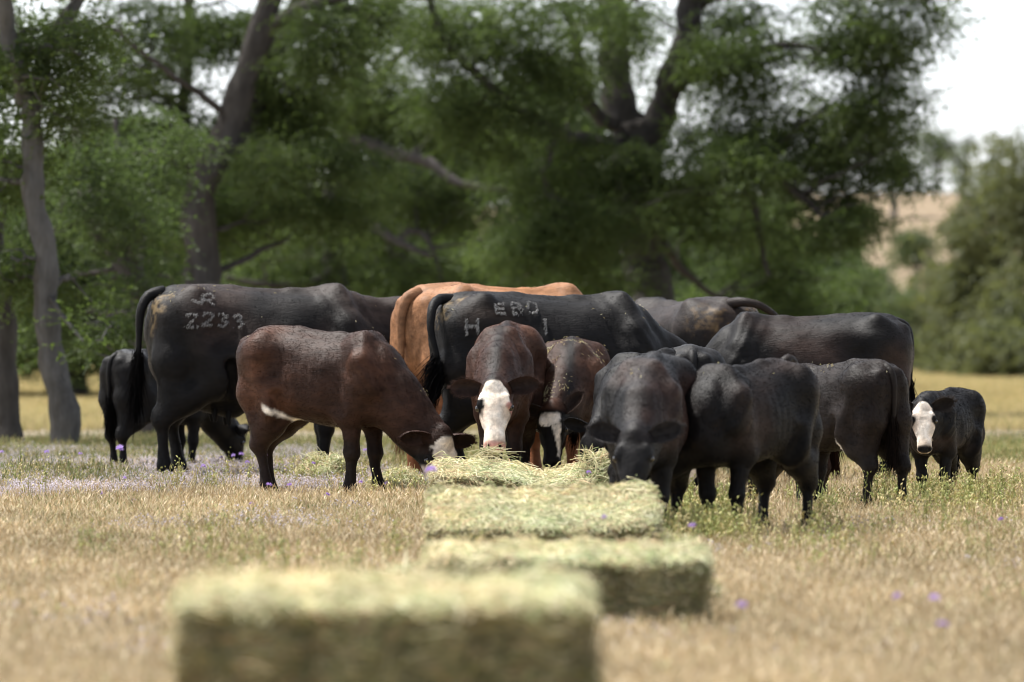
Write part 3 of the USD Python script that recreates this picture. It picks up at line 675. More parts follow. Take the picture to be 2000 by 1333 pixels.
# the leaning oak
Y = 76; b = G(362, Y)
tree('oak_tree', 'big leaning oak trunk rising right above the left black cow', b,
     [([b - [0, 0, .1]] + pline(Y, (364, 720), (372, 600), (392, 440), (425, 300), (462, 190), (500, 90), (545, -20), (600, -180)), rpx(Y, 100, 84, 74, 70, 64, 56, 54, 50, 36)),
      (pline(Y, (432, 310), (470, 250, .5), (520, 160, 1), (556, 90, 1.2), (590, -20, 1.4), (690, -200, 1.8)), rpx(Y, 44, 44, 42, 40, 30, 18)), (pline(Y, (520, 60), (580, 22, -.5), (650, 0, -1), (760, -60, -1.5)), rpx(Y, 26, 24, 20, 12)),
      (pline(Y, (400, 420), (360, 240, .8), (365, 90, 1.4), (385, -60, 2)), rpx(Y, 30, 26, 22, 14)), (pline(Y, (450, 230), (300, 120, -1), (200, 40, -1.5)), rpx(Y, 16, 12, 6))],
     [clump(240, 170, Y, 140, 80, 56), clump(310, 290, Y + .9, 160, 80, 170), clump(200, 330, Y + 1, 110, 80, 120), clump(430, 60, Y + 1.4, 160, 90, 110), clump(290, 40, Y - .6, 120, 60, 60), clump(560, 230, Y + 1, 120, 90, 150), clump(620, 80, Y - 1, 120, 90, 120), clump(450, 420, Y + 1.5, 170, 70, 170),
      clump(400, -140, Y, 420, 110, 200), clump(170, 60, Y, 120, 60, 40), clump(470, 30, Y + 1.6, 150, 60, 60), clump(680, 20, Y + .5, 120, 80, 110), clump(330, 130, Y + .8, 130, 70, 80), clump(640, 360, Y, 150, 90, 200), clump(180, 230, Y + .5, 70, 60, 30), clump(530, 330, Y - .8, 80, 60, 60), clump(440, 620, Y - 1.2, 110, 50, 60), clump(590, 160, Y + .6, 100, 70, 60)], LEAF, BARK, seed=34, gap=.44, per=1.25)
# the great oak right of centre, forked
Y = 82; b = G(1262, Y)
tree('oak_tree', 'great forked oak standing behind the orange cow', b,
     [([b - [0, 0, .1]] + pline(Y, (1262, 740), (1264, 620), (1270, 480), (1276, 370), (1268, 300), (1240, 235)), rpx(Y, 150, 120, 100, 92, 96, 104, 84)),
      (pline(Y, (1250, 260), (1218, 170, .2), (1204, 60, .5), (1190, -60, .9), (1140, -240, 1.5)), rpx(Y, 74, 62, 52, 44, 26)), (pline(Y, (1272, 300), (1296, 230), (1322, 150, -.3), (1344, 40, -.6), (1370, -90, -1), (1400, -260, -1)), rpx(Y, 72, 56, 52, 48, 40, 26)),
      (pline(Y, (1320, 170), (1376, 130, -.4), (1440, 104, -1), (1540, 90, -1.4), (1660, 110, -1.8)), rpx(Y, 34, 28, 20, 13, 6)), (pline(Y, (1226, 240), (1160, 210, -.4), (1134, 160, -.7), (1132, 90, -1), (1100, 0, -1)), rpx(Y, 36, 28, 24, 20, 12)),
      (pline(Y, (1280, 380), (1370, 350, -.8), (1450, 330, -1.4), (1540, 360, -1.8), (1600, 420, -2)), rpx(Y, 46, 36, 28, 20, 8)), (pline(Y, (1270, 420), (1330, 520, 1), (1420, 590, 1.5)), rpx(Y, 26, 18, 9)),
      (pline(Y, (1350, 20), (1500, -60, -1), (1650, -60, -2), (1800, 0, -2.6)), rpx(Y, 34, 26, 18, 7)), (pline(Y, (1224, 270), (1120, 270, -1.6), (1000, 200, -2.6), (900, 110, -3), (850, 30, -3.2), (830, -30, -3.4)), rpx(Y, 30, 26, 22, 20, 18, 14)),
      (pline(Y, (1450, 330, -1.4), (1480, 430, -1.6), (1500, 540, -1.8)), rpx(Y, 18, 14, 7))],
     [clump(1330, 60, Y, 150, 80, 60), clump(1500, 70, Y - 1, 130, 90, 150), clump(1640, 110, Y - 1.5, 150, 110, 190), clump(1760, 60, Y - 2, 110, 80, 100), clump(1560, 230, Y - 1, 170, 80, 200), clump(1700, 260, Y - 1.8, 120, 80, 110), clump(1470, 300, Y - 1.2, 140, 80, 170),
      clump(1620, 340, Y - 1.6, 150, 60, 120), clump(1760, 330, Y - 1.8, 90, 50, 44), clump(1400, 420, Y - .5, 120, 70, 90), clump(1130, 80, Y - 1, 150, 90, 130), clump(1000, 60, Y - 2.5, 170, 90, 210), clump(860, 80, Y - 3, 130, 100, 150), clump(1080, 330, Y - 1.5, 160, 90, 170), clump(940, 230, Y - 2.6, 170, 90, 220),
      clump(1200, 430, Y - 2, 160, 80, 150), clump(1080, 500, Y - 1.5, 170, 80, 210), clump(1250, 330, Y - 1.4, 100, 60, 80), clump(1190, 570, Y - 1, 90, 50, 34), clump(1480, 560, Y + 2, 150, 100, 170), clump(1590, 600, Y + 3, 110, 90, 150), clump(1400, 640, Y + 3, 130, 80, 150),
      clump(1300, -160, Y, 520, 110, 260), clump(1700, -40, Y - 2, 160, 60, 110), clump(1830, 20, Y - 2.4, 60, 60, 22), clump(1420, 170, Y - .4, 90, 60, 50), clump(1240, 130, Y + 1.2, 130, 90, 50), clump(1420, 120, Y - 1.6, 110, 60, 90), clump(1420, 345, Y - 2.2, 150, 70, 150), clump(1580, 440, Y - 1.8, 150, 60, 120), clump(1500, 450, Y + 1.5, 170, 70, 150), clump(1660, 400, Y - 1.2, 120, 50, 60), clump(1700, 180, Y - 2, 130, 90, 110), clump(1370, 260, Y - 1, 80, 60, 50), clump(1190, 60, Y - 2, 90, 60, 50), clump(1050, 150, Y - 2, 120, 70, 110)], LEAF, BARK, seed=35, gap=.45, per=1.05)
# the long low branches in the middle
Y = 92; b = G(660, Y)
tree('oak_tree', 'mid-distance oak with long low crooked branches between the two big oaks', b,
     [([b - [0, 0, .1]] + pline(Y, (658, 700), (655, 560), (652, 440), (662, 330), (690, 250), (700, 120), (720, -60)), rpx(Y, 70, 60, 50, 46, 46, 40, 34, 20)),
      (pline(Y, (660, 330), (700, 270, -1), (760, 300, -1.6), (840, 320, -2), (900, 360, -2.4), (1000, 370, -2.6)), rpx(Y, 30, 28, 26, 22, 16, 8)), (pline(Y, (655, 430), (720, 440, -1), (770, 470, -1.5), (840, 500, -2)), rpx(Y, 24, 20, 18, 8)),
      (pline(Y, (656, 520), (560, 560, -1), (440, 540, -1.8)), rpx(Y, 20, 16, 8)), (pline(Y, (780, 470, -1.5), (800, 450, -1.5), (860, 540, -1.7)), rpx(Y, 14, 12, 6)), (pline(Y, (690, 240), (760, 130, -1), (860, 60, -1.5)), rpx(Y, 24, 18, 8))],
     [clump(760, 180, Y - 1, 130, 90, 190), clump(660, 200, Y, 110, 90, 110), clump(830, 260, Y - 1, 130, 70, 150), clump(900, 380, Y - 1, 150, 80, 200), clump(760, 400, Y, 130, 60, 90), clump(600, 470, Y - 1, 140, 70, 150), clump(820, 560, Y - 1, 160, 60, 130), clump(640, 580, Y, 160, 60, 130), clump(960, 590, Y, 150, 60, 130),
      clump(800, 40, Y, 150, 90, 150), clump(760, -130, Y, 300, 100, 160), clump(480, 560, Y - 1, 120, 60, 110), clump(1000, 470, Y, 130, 70, 120)], LEAF, BARK, seed=36, gap=.44)
# the dense belt behind
belt = [(150, 108, 520, 210, 240), (330, 116, 470, 230, 270), (520, 122, 480, 220, 260), (700, 112, 440, 250, 260), (880, 120, 400, 230, 300), (1060, 114, 400, 210, 300), (1230, 124, 480, 210, 240), (1400, 118, 520, 200, 210), (1560, 128, 590, 150, 140), (0, 112, 500, 180, 240)]
words = ['left of the crooked tree', 'behind the crooked tree', 'behind the leaning oak', 'behind the low crooked branches', 'left of centre, above the tan rump', 'in the centre, above the orange cow', 'behind the forked trunk', 'right of the forked trunk', 'lowest of the belt, at its right end', 'at the left edge behind the grey trunk']
for i, (px, Y, py, rx, ry) in enumerate(belt):
    b = G(px, Y); r = np.random.default_rng(50 + i); top = py - ry * .4
    lean = r.uniform(-40, 40)
    tr = [([b - [0, 0, .1]] + pline(Y, (px + lean * .2, 650), (px + lean * .6, 520), (px + lean, py), (px + lean * 1.3, top)), rpx(Y, 46, 36, 30, 24, 10)),
          (pline(Y, (px + lean * .6, 540), (px - 70, 430, -1), (px - 120, 330, -2)), rpx(Y, 22, 16, 7)), (pline(Y, (px + lean * .6, 560), (px + 80, 470, -1), (px + 140, 400, -1.6)), rpx(Y, 20, 14, 6))]
    cl = [clump(px + r.uniform(-.6, .6) * rx, py + r.uniform(-.75, .8) * ry, Y + r.uniform(-3, 3), rx * r.uniform(.35, .6), ry * r.uniform(.22, .36), 62, depth=2.2) for _ in range(13)]
    cl += [clump(px + k * rx * .4, 645 - 20 * (k % 2), Y - 1 + k * .5, rx * .42, 55, 64, depth=2.0) for k in (-2, -1, 0, 1, 2)]
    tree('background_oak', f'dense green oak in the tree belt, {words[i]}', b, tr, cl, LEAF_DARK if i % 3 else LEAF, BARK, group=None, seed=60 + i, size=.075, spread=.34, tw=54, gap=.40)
# right-hand trees, farther, paled by haze in the leaf colour
far = [(1925, 178, 490, 100, 200, 'tall pale olive tree at the right edge of the picture', 260), (2040, 170, 470, 120, 215, 'tallest olive tree, cut off by the right edge', 240), (1860, 196, 600, 66, 110, 'low rounded olive tree beside the tall one on the right', 120),
       (1790, 205, 640, 70, 75, 'pale bush at the field edge right of the great oak', 110), (1700, 215, 600, 80, 110, 'pale green tree at the field edge under the hill', 130), (1590, 210, 560, 90, 130, 'pale green tree seen past the low boughs of the great oak', 130), (1960, 165, 670, 90, 45, 'dark low bush along the far field edge at the right', 90), (1880, 330, 320, 36, 50, 'thin distant tree standing out against the sky', 26)]
for i, (px, Y, py, rx, ry, lab, cnt) in enumerate(far):
    b = G(px, Y); r = np.random.default_rng(80 + i)
    tr = [([b - [0, 0, .1]] + pline(Y, (px, py + ry * .3), (px + 8, py), (px + 4, py - ry * .7)), rpx(Y, 22, 16, 12, 4)), (pline(Y, (px, py + ry * .2), (px - rx * .5, py - ry * .3, .5)), rpx(Y, 10, 3))]
    cl = [clump(px + r.uniform(-.6, .6) * rx, py + r.uniform(-.75, .75) * ry, Y + r.uniform(-2, 2), rx * r.uniform(.35, .55), ry * r.uniform(.2, .36), cnt / 9, depth=1.8) for _ in range(16)]
    b0 = float(HORIZON + (CAM_H - b[2]) / Y * F)
    if py + ry > 640: cl += [clump(px + k * rx * .5, b0 - 26, Y - .5, rx * .4, 30, cnt / 9, depth=1.4) for k in (-1.4, 0, 1.4)]
    else: cl += [clump(px + k * rx * .5, b0 - 40, Y, rx * .45, 44, cnt / 9, depth=1.4) for k in (-1, 0, 1)] if Y < 300 else []
    tree('bush' if 'bush' in lab else 'olive_tree', lab, b, tr, cl, LEAF_OLIVE if i in (0, 1, 2, 6) else LEAF_FAR, BARK, seed=90 + i, size=.12, spread=.34, tw=54, gap=.36, twigs=i == 7, category='bush' if 'bush' in lab else 'tree')
# trees on the hillside
r = np.random.default_rng(7)
for i, px in enumerate((1575, 1625, 1668, 1702, 1742, 1788, 1828, 1530)):
    Y = 300 + 22 * ((i * 5) % 8); b = G(px, Y); b0 = HORIZON + (CAM_H - b[2]) / Y * F; hh = r.uniform(95, 150)
    tr = [([b - [0, 0, .2]] + pline(Y, (px + 4, b0 - hh * .45), (px - 4, b0 - hh)), rpx(Y, 14, 10, 3)), (pline(Y, (px + 3, b0 - hh * .4), (px + 22, b0 - hh * .9)), rpx(Y, 8, 2))]
    cl = [clump(px + r.uniform(-24, 24), b0 - hh * r.uniform(.55, 1.05), Y + r.uniform(-1, 1), 30, 20, 14, depth=1.2) for _ in range(8)]
    tree('hillside_tree', ['thin grey tree on the golden hill, leftmost of those seen past the great oak', 'second grey tree from the left on the golden hill', 'grey tree on the golden hill under a drooping bough', 'bare-looking grey tree midway along the golden hill', 'grey tree on the golden hill right of the bare-looking one',
         'small tree near the right end of the golden hill', 'last grey tree on the golden hill before the olive trees', 'hill tree half hidden by the great oak\'s foliage'][i], b, tr, cl, LEAF_FAR, BARK_GREY, seed=120 + i, size=.14, spread=.40, tw=45, gap=.40, twigs=False)
# ---------------------------------------------------------------- the herd
def belly_c(v, n, jag):
    x, y, z = v.T
    return ss(-.004, .012, .012 - np.abs(z - (.445 + .55 * np.clip(-.10 - x, -.05, .3))) * .55 + .02 * jag) * ss(-.30, -.26, x) * (1 - ss(.04, .12, x)) * (y < .02)
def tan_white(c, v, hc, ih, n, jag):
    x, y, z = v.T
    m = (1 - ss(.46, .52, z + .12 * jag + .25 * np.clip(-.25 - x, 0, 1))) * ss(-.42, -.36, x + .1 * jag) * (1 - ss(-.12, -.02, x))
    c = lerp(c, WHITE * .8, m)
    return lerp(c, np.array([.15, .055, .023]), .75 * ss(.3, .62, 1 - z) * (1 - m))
def mud(cx, cz, rx, rz, rear=True, col=(.10, .072, .038)):
    def f(c, v, hc, ih, n, jag):
        x, y, z = v.T
        if rear: d = np.hypot((np.abs(y) - cx) / rx, (z - cz) / rz); w = ss(-.38, -.46, x)
        else: d = np.hypot((x - cx) / rx, (z - cz) / rz); w = y < 0
        m = (1 - ss(.55, 1.05, d + 1.4 * jag)) * ss(.40, .62, nz(v, 45, 5, 3)) * w
        return lerp(c, np.array(col), m)
    return f
def back_mark(c, v, hc, ih, n, jag):
    x, y, z = v.T
    m = (1 - ss(.35, .75, np.abs(np.hypot((x + .33) / .12, (y + .03) / .10) - .6) * 2.2 + 1.2 * jag)) * ss(.86, .93, z)
    return lerp(c, np.array([.06, .062, .066]), m * .7)
SHEENTOP = lambda amt: (lambda c, v, hc, ih, n, jag: lerp(c, np.array([.022, .0215, .0225]), amt * ss(.55, .98, n[:, 2]) * ss(.7, .9, v[:, 2] + .3 * np.clip(v[:, 0], 0, 1))))  # sky sheen painted on upward faces as a greyer coat

# far left calf, black, behind the branded cow
cattle('calf', 'black calf with a pale mark on its rump behind the branded cow\'s hanging tail', 'calf', 318, 44.6, 42, 1.000, True, **CGRAZE,
       paint=coat(BLACK, extra=back_mark, seed=11), fur=5000, legs=(.03, -.05, .04, -.03), seed=11)
bs = [(glyphs('R', -.375, .895, .05, .06, .09, 3) + [np.array([[-.43, .93], [-.395, .915], [-.37, .925]])] + glyphs('Z233', -.455, .80, .06, .05, .078, 5), -1)]
cattle('cow', 'big black cow with R Z233 branded in white on her hip and a hanging tail', 'cow', 528, 42.0, 11, 1.470, False, poll=(1.06, .05, .80), hdir=(.5, 0, -.86),
       paint=coat(BLACK, rust=(.020, .014, .012), extra=mud(.10, .86, .09, .11), seed=12, patch=.25), step=.0125, legs=(.05, -.06, .03, -.03), brand=bs, udder=True, fur=9000, seed=12, crumbs=90,
       tail=[(-.54, 0, .965), (-.61, -.02, .955), (-.665, -.05, .85), (-.675, -.06, .64), (-.69, -.05, .44)])
cattle('calf', 'dark brown calf with a white face grazing left of the hay bales', 'calf', 638, 37.9, -29, 1.175, True, hl=.40, leggy=.02, poll=(.735, .02, .395), hdir=(-.05, -.04, -.98), face=(1, -.52, .0),
       paint=coat(BROWN * .8, dark=DBROWN * .75, points=.85, rust=(.060, .026, .0145), topline=.5, face='white_dark_nose', belly=belly_c, seed=13, ear=(.022, .012, .0095)), step=.0098, legs=(-.02, .09, .05, -.02), fur=14000, fur_len=.02, seed=13, crumbs=14,
       tail=[(-.43, 0, .955), (-.50, .04, .94), (-.535, .09, .80), (-.545, .12, .60), (-.54, .12, .45)])
cattle('cow', 'orange tan cow with white belly patches behind the branded black cow', 'cow', 992, 41.3, 38, 1.500, False, poll=(.92, .05, .72), hdir=(.55, 0, -.83),
       paint=coat(TAN, dark=(.16, .06, .028), points=.5, rust=(.215, .098, .042), extra=tan_white, seed=14, patch=.3), legs=(.04, -.05, 0, .03), fur=9000, seed=14, crumbs=50)
bs = [(glyphs('H  1', -.50, .80, .075, .05, .125, 7) + glyphs('E', -.355, .905, .048, .055, .09, 8) + glyphs('BO', -.262, .90, .055, .050, .082, 9), -1)]
cattle('cow', 'black cow with an H brand, tail curling out beside her, behind the white-faced calf', 'cow', 1082, 39.55, 14, 1.400, False, poll=(.95, .05, .46), hdir=(.3, 0, -.95),
       paint=coat(BLACK, rust=(.034, .022, .0155), extra=mud(.08, .9, .08, .08), seed=15, patch=.3), legs=(.06, -.08, .03, -.03), brand=bs, fur=9000, seed=15, crumbs=60,
       tail=[(-.50, 0, .955), (-.585, -.04, .97), (-.65, -.12, .92), (-.665, -.155, .82), (-.645, -.17, .72), (-.62, -.18, .58), (-.66, -.19, .49), (-.73, -.20, .465)])
cattle('calf', 'brown calf with a full white face looking at the camera over the far bale', 'calf', 986, 37.55, -95, 1.160, True, hl=.405, poll=(.74, .01, .652), hdir=(.42, .03, -.9), face=(1, -.02, .5),
       paint=coat(BROWN, dark=BLACK * 1.3, points=.85, rust=(.060, .026, .0145), topline=.85, face='white_dark_eye', seed=16, ear=(.024, .013, .010)), step=.0098, fur=14000, fur_len=.018, seed=16, ear_size=.98, wide=.74,
       ears=[((-.7, .97, .0), (.4, -.2, .9)), ((-.5, -.97, .0), (.4, .2, .9))], legs=(0, .03, .02, -.02))
cattle('calf', 'brown calf with a black face and white forehead blotch, hay crumbs along its back', 'calf', 1117, 38.4, -92, 1.070, True, poll=(.70, -.10, .565), hdir=(.20, -.03, -.97), face=(1, -.12, .25),
       paint=coat(BROWN * .95, dark=BLACK * 1.3, points=.7, rust=(.058, .026, .0145), topline=.95, face='blotch', seed=17, ear=(.03, .02, .016),
                  extra=lambda c, v, hc, ih, n, jag: lerp(c, BLACK * 1.1, ih * ss(.02, .1, hc[:, 0]))), step=.0098, fur=14000, fur_len=.017, seed=17, crumbs=360,
       ears=[((-4.0, .60, .1), (.1, -.5, .9)), ((-.5, -.95, -.2), None)])
cattle('calf', 'black calf mostly hidden, its head down at the far bale', 'calf', 1272, 36.6, -122, 0.990, True, poll=(.70, .02, .51), hdir=(.22, -.05, -.97),
       paint=coat(BLACK, seed=18), fur=8000, seed=18, ears=[((-.6, .8, .5), None), ((-.4, -.85, .5), None)])
cattle('calf', 'stout black calf facing the camera with lowered head behind the sharp bale', 'calf', 1268, 30.5, -98, 1.070, True, poll=(.68, .01, .61), hdir=(.40, .0, -.92), face=(1, 0, .5), hl=.38, wide=.85, neck_r=.95,
       paint=coat(BLACK * 1.15, rust=(.028, .016, .013), extra=lambda c, v, hc, ih, n, jag: lerp(SHEENTOP(.7)(c, v, hc, ih, n, jag), np.array([.009, .0086, .009]), ih * .8), seed=19, ear=(.018, .016, .016)), step=.0098, fur=14000, fur_len=.015, seed=19, crumbs=10, ear_size=1.0,  # sheen of back and forehead painted in as grey
       ears=[((-2.0, .95, .0), (.35, -.15, .9)), ((-1.7, -.95, .0), (.35, .15, .9))], legs=(0, 0, .04, -.02))
cattle('calf', 'black calf standing turned away between the stout black calf and the dark brown calf', 'calf', 1454, 31.05, 237, 1.020, True, poll=(.50, -.40, .50), hdir=(.05, -.35, -.93),
       paint=coat(BLACK * 1.1, rust=(.019, .013, .011), seed=20), step=.0098, legs=(-.05, .05, .04, -.06), fur=14000, fur_len=.017, wide=1.05, leggy=.02, seed=20, crumbs=10,
       tail=[(-.42, 0, .97), (-.47, .0, 1.005), (-.52, .0, .985), (-.545, -.0, .86), (-.545, -.02, .62), (-.54, -.03, .5)])
cattle('calf', 'dark brown calf with hay stalks on its back beside the small white-faced calf', 'calf', 1632, 34.2, 130, 0.945, True, **CGRAZE,
       paint=coat(DBROWN * .85, points=.6, seed=21, belly=lambda v, n, jag: (1 - ss(.0, .02, np.hypot(v[:, 0] + .20, v[:, 2] - .455) - .05 + .04 * jag)) * (v[:, 1] > 0)), step=.0105, legs=(.03, -.07, -.02, .05), fur=14000, fur_len=.016, wide=1.0, seed=21, crumbs=36)
cattle('cow', 'black cow behind the calves at right, her rump above the small white-faced calf', 'cow', 1568, 40.5, 184, 1.250, False, **GRAZE,
       paint=coat(BLACK, rust=(.022, .0135, .011), seed=22), fur=8000, legs=(.05, -.10, .03, -.03), seed=22, tail=[(-.50, 0, .955), (-.585, 0, .935), (-.612, .03, .84), (-.606, .05, .58), (-.60, .05, .36)])
cattle('cow', 'black cow seen from behind with a mud-stained rump and her tail swung to the right', 'cow', 1330, 43.6, 118, 1.400, False, **GRAZE,
       paint=coat(BLACK, rust=(.018, .0135, .012), extra=mud(.13, .88, .12, .10, col=(.06, .040, .021)), seed=23), fur=8000, seed=23,
       tail=[(-.50, 0, .955), (-.60, -.02, .98), (-.66, -.08, .97), (-.68, -.16, .93), (-.67, -.26, .85), (-.66, -.33, .72), (-.65, -.36, .60)])
cattle('calf', 'small black calf with a white face standing alone at the far right of the herd', 'calf', 1842, 36.2, -114, 0.780, True, poll=(.66, .06, .875), hdir=(.36, .18, -.90), face=(1, .42, .4), hl=.42,
       paint=coat(BLACK * 1.1, rust=(.022, .0135, .011), face='white_dark_nose', points=.5, seed=24, ear=(.02, .016, .014)), step=.0105, fur=14000, fur_len=.014, seed=24, ear_size=1.0, leggy=.06,
       ears=[((-1.2, .95, .0), None), ((-1.2, -.95, .0), None)], legs=(.03, -.03, .03, -.02),
       tail=[(-.495, 0, .95), (-.55, -.05, .88), (-.56, -.09, .74), (-.55, -.10, .55), (-.545, -.10, .40)])
cattle('calf', 'brown calf glimpsed between the legs of two black calves on the right', 'calf', 1500, 36.0, 172, 0.810, True, **CGRAZE,
       paint=coat(BROWN * .8, points=.5, seed=25, belly=lambda v, n, jag: (1 - ss(.42, .45, v[:, 2] + .05 * jag)) * ss(.25, .3, v[:, 0])), fur=5000, seed=25)
cattle('calf', 'black calf showing only its back beside the stout black calf', 'calf', 1335, 37.2, 95, 1.025, True, **CGRAZE, paint=coat(BLACK * 1.1, extra=SHEENTOP(.5), seed=26), fur=5000, seed=26)
cattle('cow', 'tan cow of which only a sliver of back shows behind the mud-stained black rump', 'cow', 1235, 48.0, 60, 1.405, False, **GRAZE, paint=coat(TAN, points=.4, seed=27), fur=3000, seed=27)
# ---------------------------------------------------------------- hay
hay_mat = M('hay_stalks', {'a': ('attribute', {'attribute': 'coat'}), 'p': ('principled_bsdf', {'roughness': .7, 'specular_ior_level': .25}), 't': ('translucent_bsdf', {}), 'm': ('mix_closure', {'fac': .08})},
    [('a.color', 'p.base_color'), ('a.color', 't.color'), ('p.BSDF', 'm.closure1'), ('t.BSDF', 'm.closure2')], 'm.closure')
hay_core = M('pressed_hay', {'g': ('geometry', {}), 'map': ('mapping', {'scale': (10, 30, 60)}), 'n': ('noise_texture', {'scale': 1.0, 'detail': 6.0, 'roughness': .7}), 'n2': ('noise_texture', {'scale': 7.0, 'detail': 3.0}), 'mf': ('mix_float', {'fac': .4}),
    'r': ('rgb_ramp', {'ramp': [(.30, (.055, .050, .028)), (.50, (.14, .13, .072)), (.70, (.25, .235, .135))]}), 'b': ('bump', {'strength': 1.0, 'distance': .03}), 'p': ('principled_bsdf', {'roughness': .9, 'specular_ior_level': .1})},
    [('g.position', 'map.vector'), ('map.vector', 'n.vector'), ('g.position', 'n2.vector'), ('n.fac', 'mf.a'), ('n2.fac', 'mf.b'), ('mf.result', 'r.fac'), ('r.color', 'p.base_color'), ('n.fac', 'b.height'), ('b.normal', 'p.normal')], 'p.BSDF')
HAYC = np.array([[.50, .455, .27], [.42, .415, .23], [.30, .335, .165], [.55, .50, .33], [.43, .31, .19], [.20, .235, .11], [.60, .56, .40]])
HAYP = np.array([.24, .2, .14, .16, .1, .08, .08])

def strands(V, Fc, n, length, width, rng, lift=.13, spread=1.0, loose=.05, tint=1.0, block=False):
    a, b, c = V[Fc[:, 0]], V[Fc[:, 1]], V[Fc[:, 2]]
    fn = np.cross(b - a, c - a); ar = np.linalg.norm(fn, axis=1); fn = fn / (ar[:, None] + 1e-12)
    pick = rng.choice(len(Fc), n, p=ar / ar.sum()); w = rng.dirichlet((1, 1, 1), n)[:, :, None]
    P = (np.stack([a, b, c], 1)[pick] * w).sum(1); N = fn[pick]
    T = rng.normal(0, 1, (n, 3)) * [1.0, 1.0, .45]
    if block: P = P - N * .008 * (np.abs(N[:, 2:]) < .6); lift = np.where(np.abs(N[:, 2:]) < .6, .06, lift); loose = np.where(np.abs(N[:, 2:]) < .6, .015, .025); T = T * np.where(np.abs(N[:, 2:]) < .6, [[1, 1, .4]], [[1, 1, 1]])
    T -= N * (T * N).sum(1, keepdims=True); T /= 1; T -= N * (T * N).sum(1, keepdims=True); T /= np.linalg.norm(T, axis=1, keepdims=True) + 1e-9
    D = T + N * rng.normal(0, 1, (n, 1)) * lift; ln = length * rng.uniform(.35, 1.3, (n, 1))
    P = P + N * rng.uniform(-.016, .010, (n, 1)) + N * (rng.uniform(0, 1, (n, 1)) < loose) * rng.uniform(0, .05, (n, 1))
    bend = rng.normal(0, .12, (n, 3)) * ln
    pts = np.stack([P - D * ln * .5, P + bend, P + D * ln * .5], 1)
    col = HAYC[rng.choice(len(HAYC), n, p=HAYP)] * rng.uniform(.75, 1.25, (n, 1)) * tint
    wd = width * rng.uniform(.5, 1.4, (n, 1)) * np.array([[.8, 1, .6]])
    col = col * (.62 + .76 * meshkit.fbm(P * [9, 9, 14] + 3, 3, 31))[:, None] * (1 + (meshkit.fbm(P * 4, 2, 33) - .5)[:, None] * [.25, 0, -.1])
    if block:                                              # pressed sides: shade painted into the stalks, darker and browner than the loose top
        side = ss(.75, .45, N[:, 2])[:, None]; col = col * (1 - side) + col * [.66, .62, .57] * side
    return pts, wd, col

def bale(name, label, px, py_mid, Y, L, D, Hh, yaw, n, seed, length=.09, width=.0032, slump=None, category='hay bale', group=None, notch=True):
    """L along the picture, D in depth, Hh high; built of flakes that bulge between the twines"""
    rng = np.random.default_rng(seed)
    nx, ny, nz_ = 60, 24, 18
    box = trimesh.creation.box([1, 1, 1]); 
    for _ in range(5): box = box.subdivide()
    v = np.array(box.vertices) * 2; f = np.array(box.faces)
    # round the box, then swell it into flakes
    e = 26.0; rr = (np.abs(v) ** e).sum(1) ** (1 / e); v = v / rr[:, None] * 1.0
    v = v * .5
    x, y, zz = v.T.copy()
    fl = np.sin((x + .5) * math.pi * 2 * 4.5 + seed + 1.2 * np.sin(zz * 5 + seed)); tw = np.exp(-((np.abs(x) - .20) / .022) ** 2) if notch else 0 * x
    p = np.stack([x * L, y * D, (zz + .5) * Hh], 1)
    nrm = vnormals(v * [L, D, Hh], f)
    nn = meshkit.fbm(p * 9 + seed * 5, 4, seed) - .5; n2 = meshkit.fbm(p * 3 + seed, 2, seed + 4) - .5
    p = p + nrm * (.022 * fl * (1 - .4 * np.abs(nrm[:, 0])) * (1 - .72 * np.abs(nrm[:, 2])) + .040 * nn + .022 * n2 - .024 * tw * (1 - .6 * np.abs(nrm[:, 2])))[:, None]
    if slump: p = slump(p, x, y, zz, n2)
    g = G(px, Y); root = empty(name, g, yaw); tag(root, label, category, group)
    obj('pressed_hay', (p, f), hay_core, root, smooth=False)
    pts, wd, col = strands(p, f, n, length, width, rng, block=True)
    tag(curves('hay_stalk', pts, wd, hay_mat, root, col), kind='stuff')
    return root

def slope_front(a, b=0):
    def f(p, x, y, zz, n2):
        p = p.copy(); p[:, 2] *= 1 - a * np.clip(.45 - y, 0, 1) - b * ss(0, .5, y); return p
    return f
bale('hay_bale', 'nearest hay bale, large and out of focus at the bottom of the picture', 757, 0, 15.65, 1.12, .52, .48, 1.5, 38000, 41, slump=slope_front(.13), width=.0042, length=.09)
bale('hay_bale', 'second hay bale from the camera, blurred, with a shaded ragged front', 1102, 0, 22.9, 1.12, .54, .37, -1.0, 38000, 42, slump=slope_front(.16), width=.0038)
def slump3(p, x, y, zz, n2):
    p = p.copy(); k = .52 * np.clip(.5 - y, 0, 1) ; p[:, 2] *= 1 - k; p[:, 2] += .03 * ss(.25, .5, x) * ss(.2, .5, zz); return p
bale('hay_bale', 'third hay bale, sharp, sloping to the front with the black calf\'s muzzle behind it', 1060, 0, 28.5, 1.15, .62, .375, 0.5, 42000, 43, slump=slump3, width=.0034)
def slump4(p, x, y, zz, n2):
    p = p.copy(); p[:, 2] *= 1 - .22 * np.exp(-((x - .12) / .16) ** 2) * ss(-.2, .4, zz) + .16 * ss(.33, .45, x) - .30 * np.clip(.45 - y, 0, 1); return p
bale('hay_bale', 'farthest hay bale, half eaten, under the white-faced calf\'s muzzle', 1026, 0, 35.2, 1.12, .60, .305, 0, 42000, 44, slump=slump4, width=.0036)

